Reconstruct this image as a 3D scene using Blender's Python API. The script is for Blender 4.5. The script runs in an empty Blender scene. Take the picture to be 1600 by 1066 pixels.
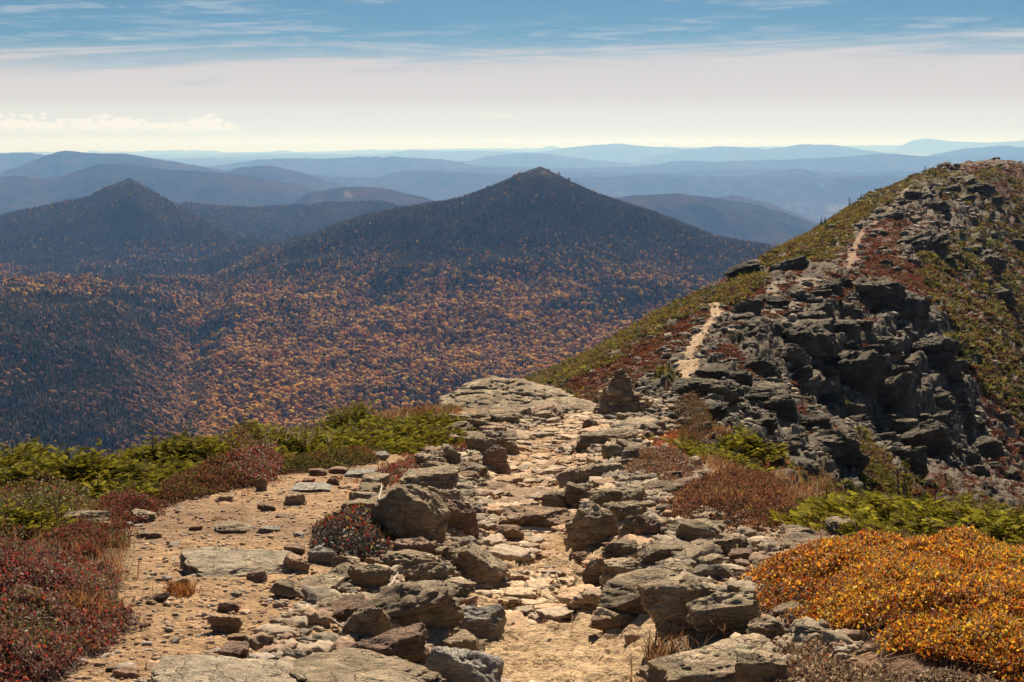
import bpy, math, time
import numpy as np
from mathutils import Vector, Matrix
R = math.radians
sc = bpy.context.scene
COL = sc.collection
rng = np.random.default_rng(7)

# ------------------------------------------------------------------ camera
FPX = 2222.0                      # focal length in pixels of a 1600 px wide frame
PITCH = math.atan((533 - 229) / FPX)
cam_d = bpy.data.cameras.new('camera'); cam = bpy.data.objects.new('camera', cam_d); COL.objects.link(cam)
cam_d.sensor_width = 36; cam_d.lens = 36 * FPX / 1600
cam_d.clip_start = 0.1; cam_d.clip_end = 300000
cam.location = (0, 0, 0); cam.rotation_euler = (math.pi / 2 - PITCH, 0, 0)
sc.camera = cam
CP, SP = math.cos(PITCH), math.sin(PITCH)

# ------------------------------------------------------------------ sky, sun, exposure
SUN_EL, SUN_AZ = 37.0, 4.0        # degrees; azimuth clockwise from +Y (the view direction)
sc.view_settings.view_transform = 'Standard'; sc.view_settings.look = 'None'
sc.view_settings.exposure = 0.65; sc.view_settings.gamma = 1; sc.view_settings.use_curve_mapping = False
world = bpy.data.worlds.new("World"); sc.world = world; world.use_nodes = True
nt = world.node_tree; nt.nodes.clear()
def N(tree, typ, **kw):
    n = tree.nodes.new(typ)
    for k, v in kw.items():
        if k == 'inp':
            for a, b in v.items(): n.inputs[a].default_value = b
        else: setattr(n, k, v)
    return n
def ramp(tree, fac, stops, interp='LINEAR'):
    n = tree.nodes.new('ShaderNodeValToRGB'); n.color_ramp.interpolation = interp
    e = n.color_ramp.elements
    while len(e) < len(stops): e.new(0.5)
    for i, (p, c) in enumerate(stops):
        e[i].position = p; e[i].color = (*c, 1) if len(c) == 3 else c
    tree.links.new(fac, n.inputs[0]); return n
def math_n(tree, op, a, b=None, c=None, clamp=False):
    n = tree.nodes.new('ShaderNodeMath'); n.operation = op; n.use_clamp = clamp
    for i, x in enumerate((a, b, c)):
        if x is None: continue
        if isinstance(x, (int, float)): n.inputs[i].default_value = x
        else: tree.links.new(x, n.inputs[i])
    return n.outputs[0]
def mixc(tree, fac, a, b, blend='MIX'):
    n = tree.nodes.new('ShaderNodeMix'); n.data_type = 'RGBA'; n.blend_type = blend
    for s, x in ((n.inputs[0], fac), (n.inputs[6], a), (n.inputs[7], b)):
        if isinstance(x, (int, float)): s.default_value = x
        elif isinstance(x, (tuple, list)): s.default_value = (*x, 1) if len(x) == 3 else x
        else: tree.links.new(x, s)
    return n.outputs[2]
L = nt.links.new
sky = N(nt, 'ShaderNodeTexSky', sky_type='NISHITA', sun_disc=False, sun_elevation=R(SUN_EL), sun_rotation=R(SUN_AZ),
        altitude=1400, air_density=1.0, dust_density=0.6, ozone_density=2.0)
tc = N(nt, 'ShaderNodeTexCoord'); sep = N(nt, 'ShaderNodeSeparateXYZ'); L(tc.outputs['Generated'], sep.inputs[0])
Z = sep.outputs[2]
az = math_n(nt, 'ARCTAN2', sep.outputs[0], sep.outputs[1])
def cloudvec(sx, sz, shear=0.0, off=0.0):
    c = N(nt, 'ShaderNodeCombineXYZ')
    zz = math_n(nt, 'MULTIPLY_ADD', az, shear, Z)
    L(math_n(nt, 'MULTIPLY', az, sx), c.inputs[0]); L(math_n(nt, 'MULTIPLY', zz, sz), c.inputs[1]); c.inputs[2].default_value = off
    return c.outputs[0]
def noise(tree, vec, scale, detail=6, rough=0.55, dist=0.0):
    n = N(tree, 'ShaderNodeTexNoise'); n.inputs['Scale'].default_value = scale; n.inputs['Detail'].default_value = detail
    n.inputs['Roughness'].default_value = rough; n.inputs['Distortion'].default_value = dist
    if vec is not None: tree.links.new(vec, n.inputs['Vector'])
    return n.outputs['Fac']
def sstep(tree, x, a, b):
    n = N(tree, 'ShaderNodeMapRange', interpolation_type='SMOOTHSTEP'); n.inputs[1].default_value = a; n.inputs[2].default_value = b
    tree.links.new(x, n.inputs[0]); return n.outputs[0]
# broad veil of thin stratus (up to ~3.6 deg), wispy top edge
wisp = noise(nt, cloudvec(3.2, 62, -0.035), 1.0, 9, 0.64, 0.9)
wfine = noise(nt, cloudvec(16, 190, 0.03, 3.1), 1.0, 8, 0.66, 1.2)
edge = math_n(nt, 'MULTIPLY_ADD', math_n(nt, 'SUBTRACT', wisp, 0.5), 0.075, math_n(nt, 'MULTIPLY_ADD', az, -0.011, Z))
edge = math_n(nt, 'MULTIPLY_ADD', math_n(nt, 'SUBTRACT', wfine, 0.5), 0.022, edge)
veil = math_n(nt, 'SUBTRACT', 1.0, sstep(nt, edge, 0.050, 0.078))
cirA = sstep(nt, math_n(nt, 'MULTIPLY', wisp, math_n(nt, 'ADD', wfine, 0.5)), 0.50, 0.72)
cirB = sstep(nt, noise(nt, cloudvec(7, 70, -0.06, 9.7), 1.0, 9, 0.6, 1.5), 0.58, 0.8)
cirrus = math_n(nt, 'MULTIPLY', math_n(nt, 'MAXIMUM', cirA, math_n(nt, 'MULTIPLY', cirB, 0.7)), 0.6)
# small cumulus band low on the left
cum = noise(nt, cloudvec(75, 150, 0.0, 5.0), 1.0, 7, 0.62, 0.3)
azm = math_n(nt, 'MULTIPLY', sstep(nt, az, -0.42, -0.33), math_n(nt, 'SUBTRACT', 1.0, sstep(nt, az, -0.20, -0.17)))
big1 = noise(nt, cloudvec(26, 0.0, 0.0, 2.2), 1.0, 3, 0.6); puff = noise(nt, cloudvec(150, 260, 0.0, 8.0), 1.0, 6, 0.6)
top = math_n(nt, 'MULTIPLY_ADD', math_n(nt, 'SUBTRACT', big1, 0.5), 0.026, math_n(nt, 'MULTIPLY_ADD', azm, 0.0125, 0.0055))
top = math_n(nt, 'MULTIPLY_ADD', math_n(nt, 'SUBTRACT', puff, 0.5), 0.030, top)
cumM = math_n(nt, 'MULTIPLY', sstep(nt, math_n(nt, 'SUBTRACT', top, Z), 0.0, 0.0012), sstep(nt, math_n(nt, 'MULTIPLY_ADD', math_n(nt, 'SUBTRACT', puff, 0.5), 0.012, Z), 0.0075, 0.0145))
cumM = math_n(nt, 'MULTIPLY', cumM, azm)
azm2 = math_n(nt, 'SUBTRACT', 1.0, sstep(nt, math_n(nt, 'ABSOLUTE', math_n(nt, 'ADD', az, 0.010)), 0.003, 0.022))
zb2 = math_n(nt, 'MULTIPLY', sstep(nt, Z, 0.018, 0.020), math_n(nt, 'SUBTRACT', 1.0, sstep(nt, Z, 0.021, 0.026)))
cumM2 = sstep(nt, math_n(nt, 'MULTIPLY', math_n(nt, 'MULTIPLY', azm2, zb2), math_n(nt, 'ADD', cum, 0.35)), 0.35, 0.6)
# colours of the layers (as radiance at background strength 0.1)
veilc = ramp(nt, math_n(nt, 'MULTIPLY_ADD', math_n(nt, 'SUBTRACT', wfine, 0.5), 0.02, math_n(nt, 'MULTIPLY', Z, 10)),
             [(0.0, (.69, .735, .77)), (0.07, (.76, .765, .75)), (0.12, (.79, .78, .745)), (0.24, (.82, .79, .72)), (0.33, (.76, .69, .65)), (0.55, (.72, .66, .64)), (0.8, (.70, .70, .72))])
veil10 = N(nt, 'ShaderNodeVectorMath', operation='SCALE'); L(veilc.outputs[0], veil10.inputs[0]); veil10.inputs['Scale'].default_value = 10.3
skyt = mixc(nt, 1.0, sky.outputs[0], (0.20, 0.36, 0.48), 'MULTIPLY')
c1 = mixc(nt, cirrus, skyt, (6.3, 6.8, 7.2))
c2 = mixc(nt, veil, c1, veil10.outputs[0])
c3 = mixc(nt, math_n(nt, 'MULTIPLY', cumM, 0.85), c2, (11.2, 10.7, 9.9))
c4 = mixc(nt, math_n(nt, 'MULTIPLY', cumM2, 0.3), c3, (11.0, 10.3, 9.4))
below = sstep(nt, Z, -0.02, 0.0)
c5 = mixc(nt, below, (1.6, 1.7, 1.8), c4)
bg = N(nt, 'ShaderNodeBackground'); bg.inputs[1].default_value = 0.055; L(c5, bg.inputs[0])
wo = N(nt, 'ShaderNodeOutputWorld'); L(bg.outputs[0], wo.inputs[0])
world.cycles.sampling_method = 'MANUAL'; world.cycles.sample_map_resolution = 512

sd = bpy.data.lights.new('sun', 'SUN'); sd.energy = 5.0; sd.angle = R(0.55); sd.color = (1.0, 0.86, 0.68)
sun = bpy.data.objects.new('sun', sd); COL.objects.link(sun)
_d = Vector((math.sin(R(SUN_AZ)) * math.cos(R(SUN_EL)), math.cos(R(SUN_AZ)) * math.cos(R(SUN_EL)), math.sin(R(SUN_EL))))
sun.rotation_euler = _d.to_track_quat('Z', 'Y').to_euler(); sun.location = _d * 50
sc.cycles.volume_bounces = 0; sc.cycles.max_bounces = 4; sc.cycles.diffuse_bounces = 2; sc.cycles.transmission_bounces = 3
sc.cycles.glossy_bounces = 1; sc.cycles.use_denoising = True; sc.cycles.use_adaptive_sampling = True

# ------------------------------------------------------------------ numpy noise
_P = np.random.default_rng(3).permutation(4096).astype(np.int64)
def _h(i, j, k=0):
    return _P[(_P[(_P[i & 4095] + j) & 4095] + k) & 4095]
_ga = np.random.default_rng(5).normal(size=(4096, 3)); _ga /= np.linalg.norm(_ga, axis=1)[:, None]
def perlin(x, y, z=None):
    if z is None:
        xi = np.floor(x).astype(np.int64); yi = np.floor(y).astype(np.int64); xf = x - xi; yf = y - yi
        u = xf*xf*xf*(xf*(xf*6-15)+10); v = yf*yf*yf*(yf*(yf*6-15)+10)
        def g(a, b):
            q = _ga[_h(xi + a, yi + b)]; return q[..., 0]*(xf-a) + q[..., 1]*(yf-b)
        r = (g(0,0)*(1-u)+g(1,0)*u)*(1-v) + (g(0,1)*(1-u)+g(1,1)*u)*v
        return r * 1.7
    xi = np.floor(x).astype(np.int64); yi = np.floor(y).astype(np.int64); zi = np.floor(z).astype(np.int64)
    xf = x-xi; yf = y-yi; zf = z-zi
    u = xf*xf*(3-2*xf); v = yf*yf*(3-2*yf); w = zf*zf*(3-2*zf)
    def g(a, b, c):
        q = _ga[_h(xi+a, yi+b, zi+c)]; return q[...,0]*(xf-a)+q[...,1]*(yf-b)+q[...,2]*(zf-c)
    r0 = (g(0,0,0)*(1-u)+g(1,0,0)*u)*(1-v)+(g(0,1,0)*(1-u)+g(1,1,0)*u)*v
    r1 = (g(0,0,1)*(1-u)+g(1,0,1)*u)*(1-v)+(g(0,1,1)*(1-u)+g(1,1,1)*u)*v
    return (r0*(1-w)+r1*w)*1.7
def fbm(x, y, octv=4, seed=0.0, gain=0.5, z=None):
    s = 0; a = 1.0; f = 1.0; t = 0
    for o in range(octv):
        if z is None: s = s + a*perlin(x*f+seed*13.7+o*5.3, y*f-seed*7.1+o*9.1)
        else: s = s + a*perlin(x*f+seed*13.7+o*5.3, y*f-seed*7.1+o*9.1, z*f+o*3.3+seed)
        t += a; a *= gain; f *= 2.03
    return s / t
def ss(x, a, b):
    t = np.clip((x-a)/(b-a), 0, 1); return t*t*(3-2*t)

# ------------------------------------------------------------------ projection (photo pixels <-> world)
def slope_v(v):
    b = (533 - v) / FPX; return (-SP + b*CP) / (CP + b*SP)
def unproj(u, v, Y):
    b = (533 - v) / FPX; dy = CP + b*SP; dz = -SP + b*CP
    return (u-800)/FPX/dy*Y, Y, dz/dy*Y
def proj(x, y, z):
    zc = y*CP - z*SP; yc = y*SP + z*CP
    return 800 + FPX*x/zc, 533 - FPX*yc/zc

# ------------------------------------------------------------------ mesh helpers
def mesh_np(name, V, F, smooth=False, cols=None):
    me = bpy.data.meshes.new(name)
    V = np.ascontiguousarray(V, dtype=np.float32); F = np.ascontiguousarray(F, dtype=np.int32)
    me.vertices.add(len(V)); me.vertices.foreach_set('co', V.ravel())
    k = F.shape[1]
    me.loops.add(F.size); me.loops.foreach_set('vertex_index', F.ravel())
    me.polygons.add(len(F)); me.polygons.foreach_set('loop_start', np.arange(0, F.size, k, dtype=np.int32))
    try: me.polygons.foreach_set('loop_total', np.full(len(F), k, dtype=np.int32))
    except Exception: pass
    if smooth: me.polygons.foreach_set('use_smooth', np.ones(len(F), dtype=bool))
    me.update(calc_edges=True)
    if cols is not None:
        at = me.color_attributes.new('Col', 'FLOAT_COLOR', 'POINT')
        c = np.ones((len(V), 4), np.float32); c[:, :3] = cols; at.data.foreach_set('color', c.ravel())
    return me
def link(name, me, mat, parent=None, loc=(0, 0, 0)):
    o = bpy.data.objects.new(name, me); COL.objects.link(o); o.location = loc
    if mat and not me.materials: me.materials.append(mat)
    if parent: o.parent = parent
    return o
def tag(o, label=None, cat=None, group=None, kind=None):
    if label: o['label'] = label
    if cat: o['category'] = cat
    if group: o['group'] = group
    if kind: o['kind'] = kind
    return o
def empty(name, loc=(0, 0, 0)):
    o = bpy.data.objects.new(name, None); COL.objects.link(o); o.location = loc; o.empty_display_size = 0.1; return o
def ico(sub):
    t = (1+5**.5)/2
    V = [(-1,t,0),(1,t,0),(-1,-t,0),(1,-t,0),(0,-1,t),(0,1,t),(0,-1,-t),(0,1,-t),(t,0,-1),(t,0,1),(-t,0,-1),(-t,0,1)]
    F = [(0,11,5),(0,5,1),(0,1,7),(0,7,10),(0,10,11),(1,5,9),(5,11,4),(11,10,2),(10,7,6),(7,1,8),(3,9,4),(3,4,2),(3,2,6),(3,6,8),(3,8,9),(4,9,5),(2,4,11),(6,2,10),(8,6,7),(9,8,1)]
    V = [np.array(v)/np.linalg.norm(v) for v in V]
    for _ in range(sub):
        c = {}; G = []
        def mid(a, b):
            k = (min(a,b), max(a,b))
            if k not in c:
                m = V[a]+V[b]; V.append(m/np.linalg.norm(m)); c[k] = len(V)-1
            return c[k]
        for a,b,d in F:
            x,y,z = mid(a,b),mid(b,d),mid(d,a); G += [(a,x,z),(b,y,x),(d,z,y),(x,y,z)]
        F = G
    return np.array(V), np.array(F, dtype=np.int32)
ICO = {k: ico(k) for k in range(6)}
def batch(TV, TF, pos, M):
    """copies of a template (TV,TF) with one 3x3 matrix each, in one array"""
    n = len(pos); V = np.einsum('nij,vj->nvi', M, TV) + pos[:, None, :]
    F = TF[None] + (np.arange(n)*len(TV))[:, None, None]
    return V.reshape(-1, 3), F.reshape(-1, TF.shape[1])
def rotz(a):
    M = np.zeros((len(a),3,3)); c, s = np.cos(a), np.sin(a)
    M[:,0,0]=c; M[:,0,1]=-s; M[:,1,0]=s; M[:,1,1]=c; M[:,2,2]=1; return M
def roty(a):
    M = np.zeros((len(a),3,3)); c, s = np.cos(a), np.sin(a)
    M[:,0,0]=c; M[:,0,2]=s; M[:,2,0]=-s; M[:,2,2]=c; M[:,1,1]=1; return M
def rotx(a):
    M = np.zeros((len(a),3,3)); c, s = np.cos(a), np.sin(a)
    M[:,1,1]=c; M[:,1,2]=-s; M[:,2,1]=s; M[:,2,2]=c; M[:,0,0]=1; return M
def scl(sx, sy, sz):
    M = np.zeros((len(sx),3,3)); M[:,0,0]=sx; M[:,1,1]=sy; M[:,2,2]=sz; return M

# ------------------------------------------------------------------ materials
def new_mat(name):
    m = bpy.data.materials.new(name); m.use_nodes = True; t = m.node_tree; t.nodes.clear()
    o = t.nodes.new('ShaderNodeOutputMaterial'); return m, t, o
def pbsdf(t, o, col, rough=0.9, bump=None, spec=0.25):
    p = t.nodes.new('ShaderNodeBsdfPrincipled')
    if isinstance(col, tuple): p.inputs['Base Color'].default_value = (*col, 1)
    else: t.links.new(col, p.inputs['Base Color'])
    p.inputs['Roughness'].default_value = rough
    p.inputs['Specular IOR Level'].default_value = spec
    if bump is not None: t.links.new(bump, p.inputs['Normal'])
    t.links.new(p.outputs[0], o.inputs[0]); return p
def bump_n(t, h, strength, dist):
    b = t.nodes.new('ShaderNodeBump'); b.inputs['Strength'].default_value = strength; b.inputs['Distance'].default_value = dist
    t.links.new(h, b.inputs['Height']); return b.outputs[0]
def mat_ground():
    m, t, o = new_mat('ridge_ground')
    at = N(t, 'ShaderNodeVertexColor', layer_name='Col')
    g = N(t, 'ShaderNodeNewGeometry'); P = g.outputs['Position']
    # grain whose size grows with distance by mixing two world-space scales
    n1 = noise(t, P, 38.0, 6, 0.7); n2 = noise(t, P, 3.0, 7, 0.65); n3 = noise(t, P, 0.35, 5, 0.6)
    v = ramp(t, n1, [(0.25, (.55,.55,.55)), (0.5, (.98,.98,.98)), (0.75, (1.5,1.48,1.42))])
    v2 = ramp(t, n2, [(0.3, (.72,.70,.68)), (0.5, (1.0,1.0,1.0)), (0.7, (1.28,1.28,1.28))])
    c = mixc(t, 1.0, at.outputs[0], v.outputs[0], 'MULTIPLY'); c = mixc(t, 1.0, c, v2.outputs[0], 'MULTIPLY')
    vo = N(t, 'ShaderNodeTexVoronoi'); vo.inputs['Scale'].default_value = 26.0; t.links.new(P, vo.inputs['Vector'])
    hh = math_n(t, 'ADD', math_n(t, 'MULTIPLY', n1, 0.5), math_n(t, 'MULTIPLY', vo.outputs['Distance'], -0.5))
    b1 = bump_n(t, hh, 0.8, 0.035)
    b = t.nodes.new('ShaderNodeBump'); b.inputs['Strength'].default_value = 0.7; b.inputs['Distance'].default_value = 0.25
    t.links.new(n2, b.inputs['Height']); t.links.new(b1, b.inputs['Normal'])
    pbsdf(t, o, c, 0.92, b.outputs[0], 0.2); return m
def mat_rock(name, base, light, dark, lichen, lich_amt=0.5, scale=1.0, vmin=1.05, vmax=1.5):
    m, t, o = new_mat(name)
    tcn = N(t, 'ShaderNodeTexCoord'); oi = N(t, 'ShaderNodeObjectInfo')
    add = N(t, 'ShaderNodeVectorMath', operation='MULTIPLY_ADD'); t.links.new(oi.outputs['Random'], add.inputs[0])
    g = N(t, 'ShaderNodeNewGeometry')
    cb = N(t, 'ShaderNodeCombineXYZ')
    for i in range(3): t.links.new(oi.outputs['Random'], cb.inputs[i])
    ad = N(t, 'ShaderNodeVectorMath', operation='MULTIPLY_ADD'); t.links.new(cb.outputs[0], ad.inputs[0]); ad.inputs[1].default_value = (37, 71, 19)
    t.links.new(g.outputs['Position'], ad.inputs[2]); P = ad.outputs[0]
    st = N(t, 'ShaderNodeMapping'); st.inputs['Rotation'].default_value = (0.25, -0.35, 0.3); st.inputs['Scale'].default_value = (1, 1, 5.5)
    t.links.new(P, st.inputs['Vector'])
    nb = noise(t, P, 2.2*scale, 8, 0.65); ns = noise(t, st.outputs[0], 2.6*scale, 8, 0.7, 0.4); nf = noise(t, P, 55*scale, 4, 0.7); nl = noise(t, P, 4.5*scale, 9, 0.72, 0.6)
    c = ramp(t, nb, [(0.3, dark), (0.48, base), (0.68, light)]).outputs[0]
    c = mixc(t, 0.75, c, ramp(t, ns, [(0.32, (.42,.40,.37)), (0.48, (1,1,1)), (0.68, (1.45,1.40,1.30))]).outputs[0], 'MULTIPLY')
    lm = sstep(t, nl, 0.52, 0.60)
    c = mixc(t, math_n(t, 'MULTIPLY', lm, lich_amt), c, lichen)
    bl = sstep(t, noise(t, P, 9*scale, 8, 0.75), 0.56, 0.66)
    c = mixc(t, math_n(t, 'MULTIPLY', bl, 0.5), c, (.045,.040,.034))
    lp = sstep(t, noise(t, P, 16*scale, 8, 0.75, 0.8), 0.58, 0.64)
    c = mixc(t, math_n(t, 'MULTIPLY', lp, 0.65), c, tuple(min(.6, a*1.5) for a in light))
    vk = N(t, 'ShaderNodeTexVoronoi', feature='DISTANCE_TO_EDGE'); vk.inputs['Scale'].default_value = 2.6*scale
    wv = N(t, 'ShaderNodeVectorMath', operation='MULTIPLY_ADD'); nw = N(t, 'ShaderNodeTexNoise'); nw.inputs['Scale'].default_value = 5*scale; t.links.new(P, nw.inputs['Vector'])
    t.links.new(nw.outputs['Color'], wv.inputs[0]); wv.inputs[1].default_value = (.5/scale, .5/scale, .5/scale); t.links.new(st.outputs[0], wv.inputs[2]); t.links.new(wv.outputs[0], vk.inputs['Vector'])
    crk = math_n(t, 'SUBTRACT', 1.0, sstep(t, vk.outputs['Distance'], 0.0, 0.03))
    crk = math_n(t, 'MULTIPLY', crk, sstep(t, nb, 0.42, 0.58))
    c = mixc(t, math_n(t, 'MULTIPLY', crk, 0.55), c, (.03,.026,.022))
    c = mixc(t, 1.0, c, ramp(t, nf, [(0.3, (.6,.6,.6)), (0.7, (1.35,1.35,1.35))]).outputs[0], 'MULTIPLY')
    rv = N(t, 'ShaderNodeMapRange'); t.links.new(oi.outputs['Random'], rv.inputs[0]); rv.inputs[3].default_value = vmin; rv.inputs[4].default_value = vmax
    hs = N(t, 'ShaderNodeHueSaturation'); t.links.new(rv.outputs[0], hs.inputs['Value']); t.links.new(c, hs.inputs['Color'])
    b1 = bump_n(t, nf, 0.9, 0.018/scale)
    b = t.nodes.new('ShaderNodeBump'); b.inputs['Strength'].default_value = 1.0; b.inputs['Distance'].default_value = 0.17/scale
    t.links.new(math_n(t, 'SUBTRACT', math_n(t, 'ADD', math_n(t, 'MULTIPLY', ns, 1.2), math_n(t, 'MULTIPLY', nb, 0.8)), math_n(t, 'MULTIPLY', crk, 0.35)), b.inputs['Height']); t.links.new(b1, b.inputs['Normal'])
    pbsdf(t, o, hs.outputs[0], 0.88, b.outputs[0], 0.25); return m
def mat_leaf(name, transl=0.45, rough=0.6, spec=0.3):
    m, t, o = new_mat(name)
    at = N(t, 'ShaderNodeVertexColor', layer_name='Col')
    p = t.nodes.new('ShaderNodeBsdfPrincipled'); t.links.new(at.outputs[0], p.inputs['Base Color'])
    p.inputs['Roughness'].default_value = rough; p.inputs['Specular IOR Level'].default_value = spec
    tr = t.nodes.new('ShaderNodeBsdfTranslucent'); t.links.new(at.outputs[0], tr.inputs[0])
    mx = t.nodes.new('ShaderNodeMixShader'); mx.inputs[0].default_value = transl
    t.links.new(p.outputs[0], mx.inputs[1]); t.links.new(tr.outputs[0], mx.inputs[2]); t.links.new(mx.outputs[0], o.inputs[0]); return m
def mat_col(name, rough=0.9, bscale=None, bd=0.05, spec=0.2, ns=20):
    m, t, o = new_mat(name)
    at = N(t, 'ShaderNodeVertexColor', layer_name='Col'); b = None; c = at.outputs[0]
    if bscale:
        g = N(t, 'ShaderNodeNewGeometry'); n = noise(t, g.outputs['Position'], bscale, 5, 0.65)
        b = bump_n(t, n, 1.0, bd)
        c = mixc(t, 1.0, c, ramp(t, n, [(0.3, (.6,.6,.6)), (0.7, (1.4,1.4,1.4))]).outputs[0], 'MULTIPLY')
    pbsdf(t, o, c, rough, b, spec); return m
def mat_plain(name, col, rough=0.8, nscale=20):
    m, t, o = new_mat(name)
    g = N(t, 'ShaderNodeNewGeometry'); n = noise(t, g.outputs['Position'], nscale, 5, 0.65)
    c = mixc(t, 1.0, col, ramp(t, n, [(0.3, (.65,.65,.65)), (0.7, (1.3,1.3,1.3))]).outputs[0], 'MULTIPLY')
    pbsdf(t, o, c, rough, bump_n(t, n, 0.5, 0.01)); return m
# ================================================================== lofted height functions
def hermite(xk, zk, xq, lin=0.0):
    """monotone cubic through per-row knots xk,zk (n,K) at xq (n,m)"""
    n, K = xk.shape
    h = np.diff(xk, axis=1); h = np.maximum(h, 1e-3); d = np.diff(zk, axis=1)/h
    m = np.zeros_like(zk); m[:, 0] = d[:, 0]; m[:, -1] = d[:, -1]
    w = (d[:, :-1]*h[:, 1:] + d[:, 1:]*h[:, :-1])/(h[:, 1:]+h[:, :-1])
    m[:, 1:-1] = w
    lim = 3*np.minimum(np.abs(d[:, :-1]), np.abs(d[:, 1:]))
    same = (d[:, :-1]*d[:, 1:]) > 0
    m[:, 1:-1] = np.where(same, np.clip(w, -lim, lim), w*0.35)
    idx = np.clip((xq[:, :, None] > xk[:, None, :]).sum(2)-1, 0, K-2)
    r = np.arange(n)[:, None]
    x0 = xk[r, idx]; hh = h[r, idx]; t = (xq-x0)/hh; tc = np.clip(t, 0, 1)
    z = (2*tc**3-3*tc**2+1)*zk[r, idx] + (tc**3-2*tc**2+tc)*hh*m[r, idx] + (-2*tc**3+3*tc**2)*zk[r, idx+1] + (tc**3-tc**2)*hh*m[r, idx+1]
    if lin: z = z*(1-lin)+lin*(zk[r, idx]*(1-tc)+zk[r, idx+1]*tc)
    z = z + np.where(t < 0, t*hh*m[:, :1], 0) + np.where(t > 1, (t-1)*hh*m[:, -1:], 0)
    return z
class Loft:
    lin = 0.0
    def __init__(s, slices, extrap=0.6):
        s.Y = np.array([a[0] for a in slices], float); s.X = []; s.Z = []
        for a in slices:
            Y = a[0]
            if isinstance(a[1], str): s.X.append(a[2]); s.Z.append(a[3])
            else:
                q = [unproj(u, v, Y) for u, v in a[1]]; s.X.append([p[0] for p in q]); s.Z.append([p[2] for p in q])
        s.X = np.array(s.X, float); s.Z = np.array(s.Z, float); s.t = np.log(s.Y+4); s.ex = extrap
    def rows(s, y):
        t = np.clip(np.log(np.maximum(y, s.Y[0])+4), s.t[0], s.t[-1])[:, None]
        K = s.X.shape[1]; xs = []; zs = []
        for k in range(K):
            tk = np.repeat(s.t[None], len(y), 0)
            xs.append(hermite(tk, np.repeat(s.X[None, :, k], len(y), 0), t)[:, 0])
            zs.append(hermite(tk, np.repeat(s.Z[None, :, k], len(y), 0), t)[:, 0])
        return np.stack(xs, 1), np.stack(zs, 1)
    def grid(s, x, y):
        xk, zk = s.rows(y)
        # steep flanks go on falling beyond the outermost knots
        z = hermite(xk, zk, x, s.lin)
        return z
    def at(s, x, y):
        x = np.asarray(x, float).ravel(); y = np.asarray(y, float).ravel(); out = np.empty(len(x))
        for i in range(0, len(x), 60000):
            out[i:i+60000] = s.grid(x[i:i+60000, None], y[i:i+60000])[:, 0]
        return out

# ------------------------------------------------------------------ near mountains and valley (1.2 - 7 km)
MT = Loft([
 (1250, [(-900,840),(-300,850),(0,850),(150,852),(290,860),(400,850),(600,830),(845,820),(1000,815),(1190,810),(1400,800),(2200,800)]),
 (1600, [(-900,560),(-300,590),(0,612),(150,640),(285,712),(360,700),(520,682),(845,690),(1000,690),(1190,690),(1400,690),(2200,700)]),
 (1750, [(-900,470),(-300,485),(0,505),(160,552),(292,664),(356,644),(520,628),(845,633),(1000,635),(1190,637),(1400,640),(2200,660)]),
 (1900, [(-900,458),(-300,464),(0,474),(170,505),(300,610),(350,596),(520,580),(845,580),(1000,585),(1190,590),(1400,600),(2200,620)]),
 (2250, [(-900,455),(-300,460),(0,462),(170,466),(310,528),(365,498),(520,478),(760,466),(1000,475),(1190,500),(1400,540),(2200,590)]),
 (2600, [(-900,455),(-300,455),(0,451),(200,450),(330,466),(390,440),(500,418),(700,380),(845,372),(1000,410),(1250,470),(2200,560)]),
 (2900, [(-900,455),(-300,450),(0,444),(200,441),(330,440),(390,412),(560,347),(720,311),(843,261),(925,302),(1120,377),(2200,500)]),
 (3150, [(-900,450),(-300,446),(0,440),(200,436),(340,430),(400,403),(580,352),(720,330),(845,300),(960,345),(1120,395),(2200,500)]),
 (3500, [(-900,430),(-300,425),(0,418),(120,412),(250,412),(380,396),(560,378),(720,372),(845,372),(1000,390),(1250,430),(2200,500)]),
 (3900, [(-900,400),(-300,385),(0,370),(120,345),(215,318),(300,358),(385,388),(560,385),(845,385),(1000,395),(1250,430),(2200,490)]),
 (4200, [(-900,380),(-200,350),(0,338),(130,311),(203,281),(275,322),(375,378),(560,390),(845,390),(1000,400),(1250,430),(2200,480)]),
 (4700, [(-900,400),(-200,385),(0,372),(130,345),(210,325),(290,350),(380,372),(560,380),(845,385),(1000,400),(1250,425),(2200,470)]),
 (5500, [(-900,400),(-200,390),(100,360),(200,345),(280,324),(400,326),(500,320),(595,317),(660,332),(800,370),(1250,415),(2200,450)]),
 (6300, [(-900,420),(-200,410),(100,385),(200,372),(280,360),(400,358),(500,355),(595,355),(660,360),(800,390),(1250,405),(2200,440)]),
 (7200, [(-900,425),(-200,415),(100,400),(200,395),(280,388),(400,386),(500,386),(595,386),(660,388),(800,392),(1250,400),(2200,430)]),
])
MT.lin = .8
def valley_floor(x, y):
    return -720 + 60*fbm(x/4000, y/4000, 4, 2.0)
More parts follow.
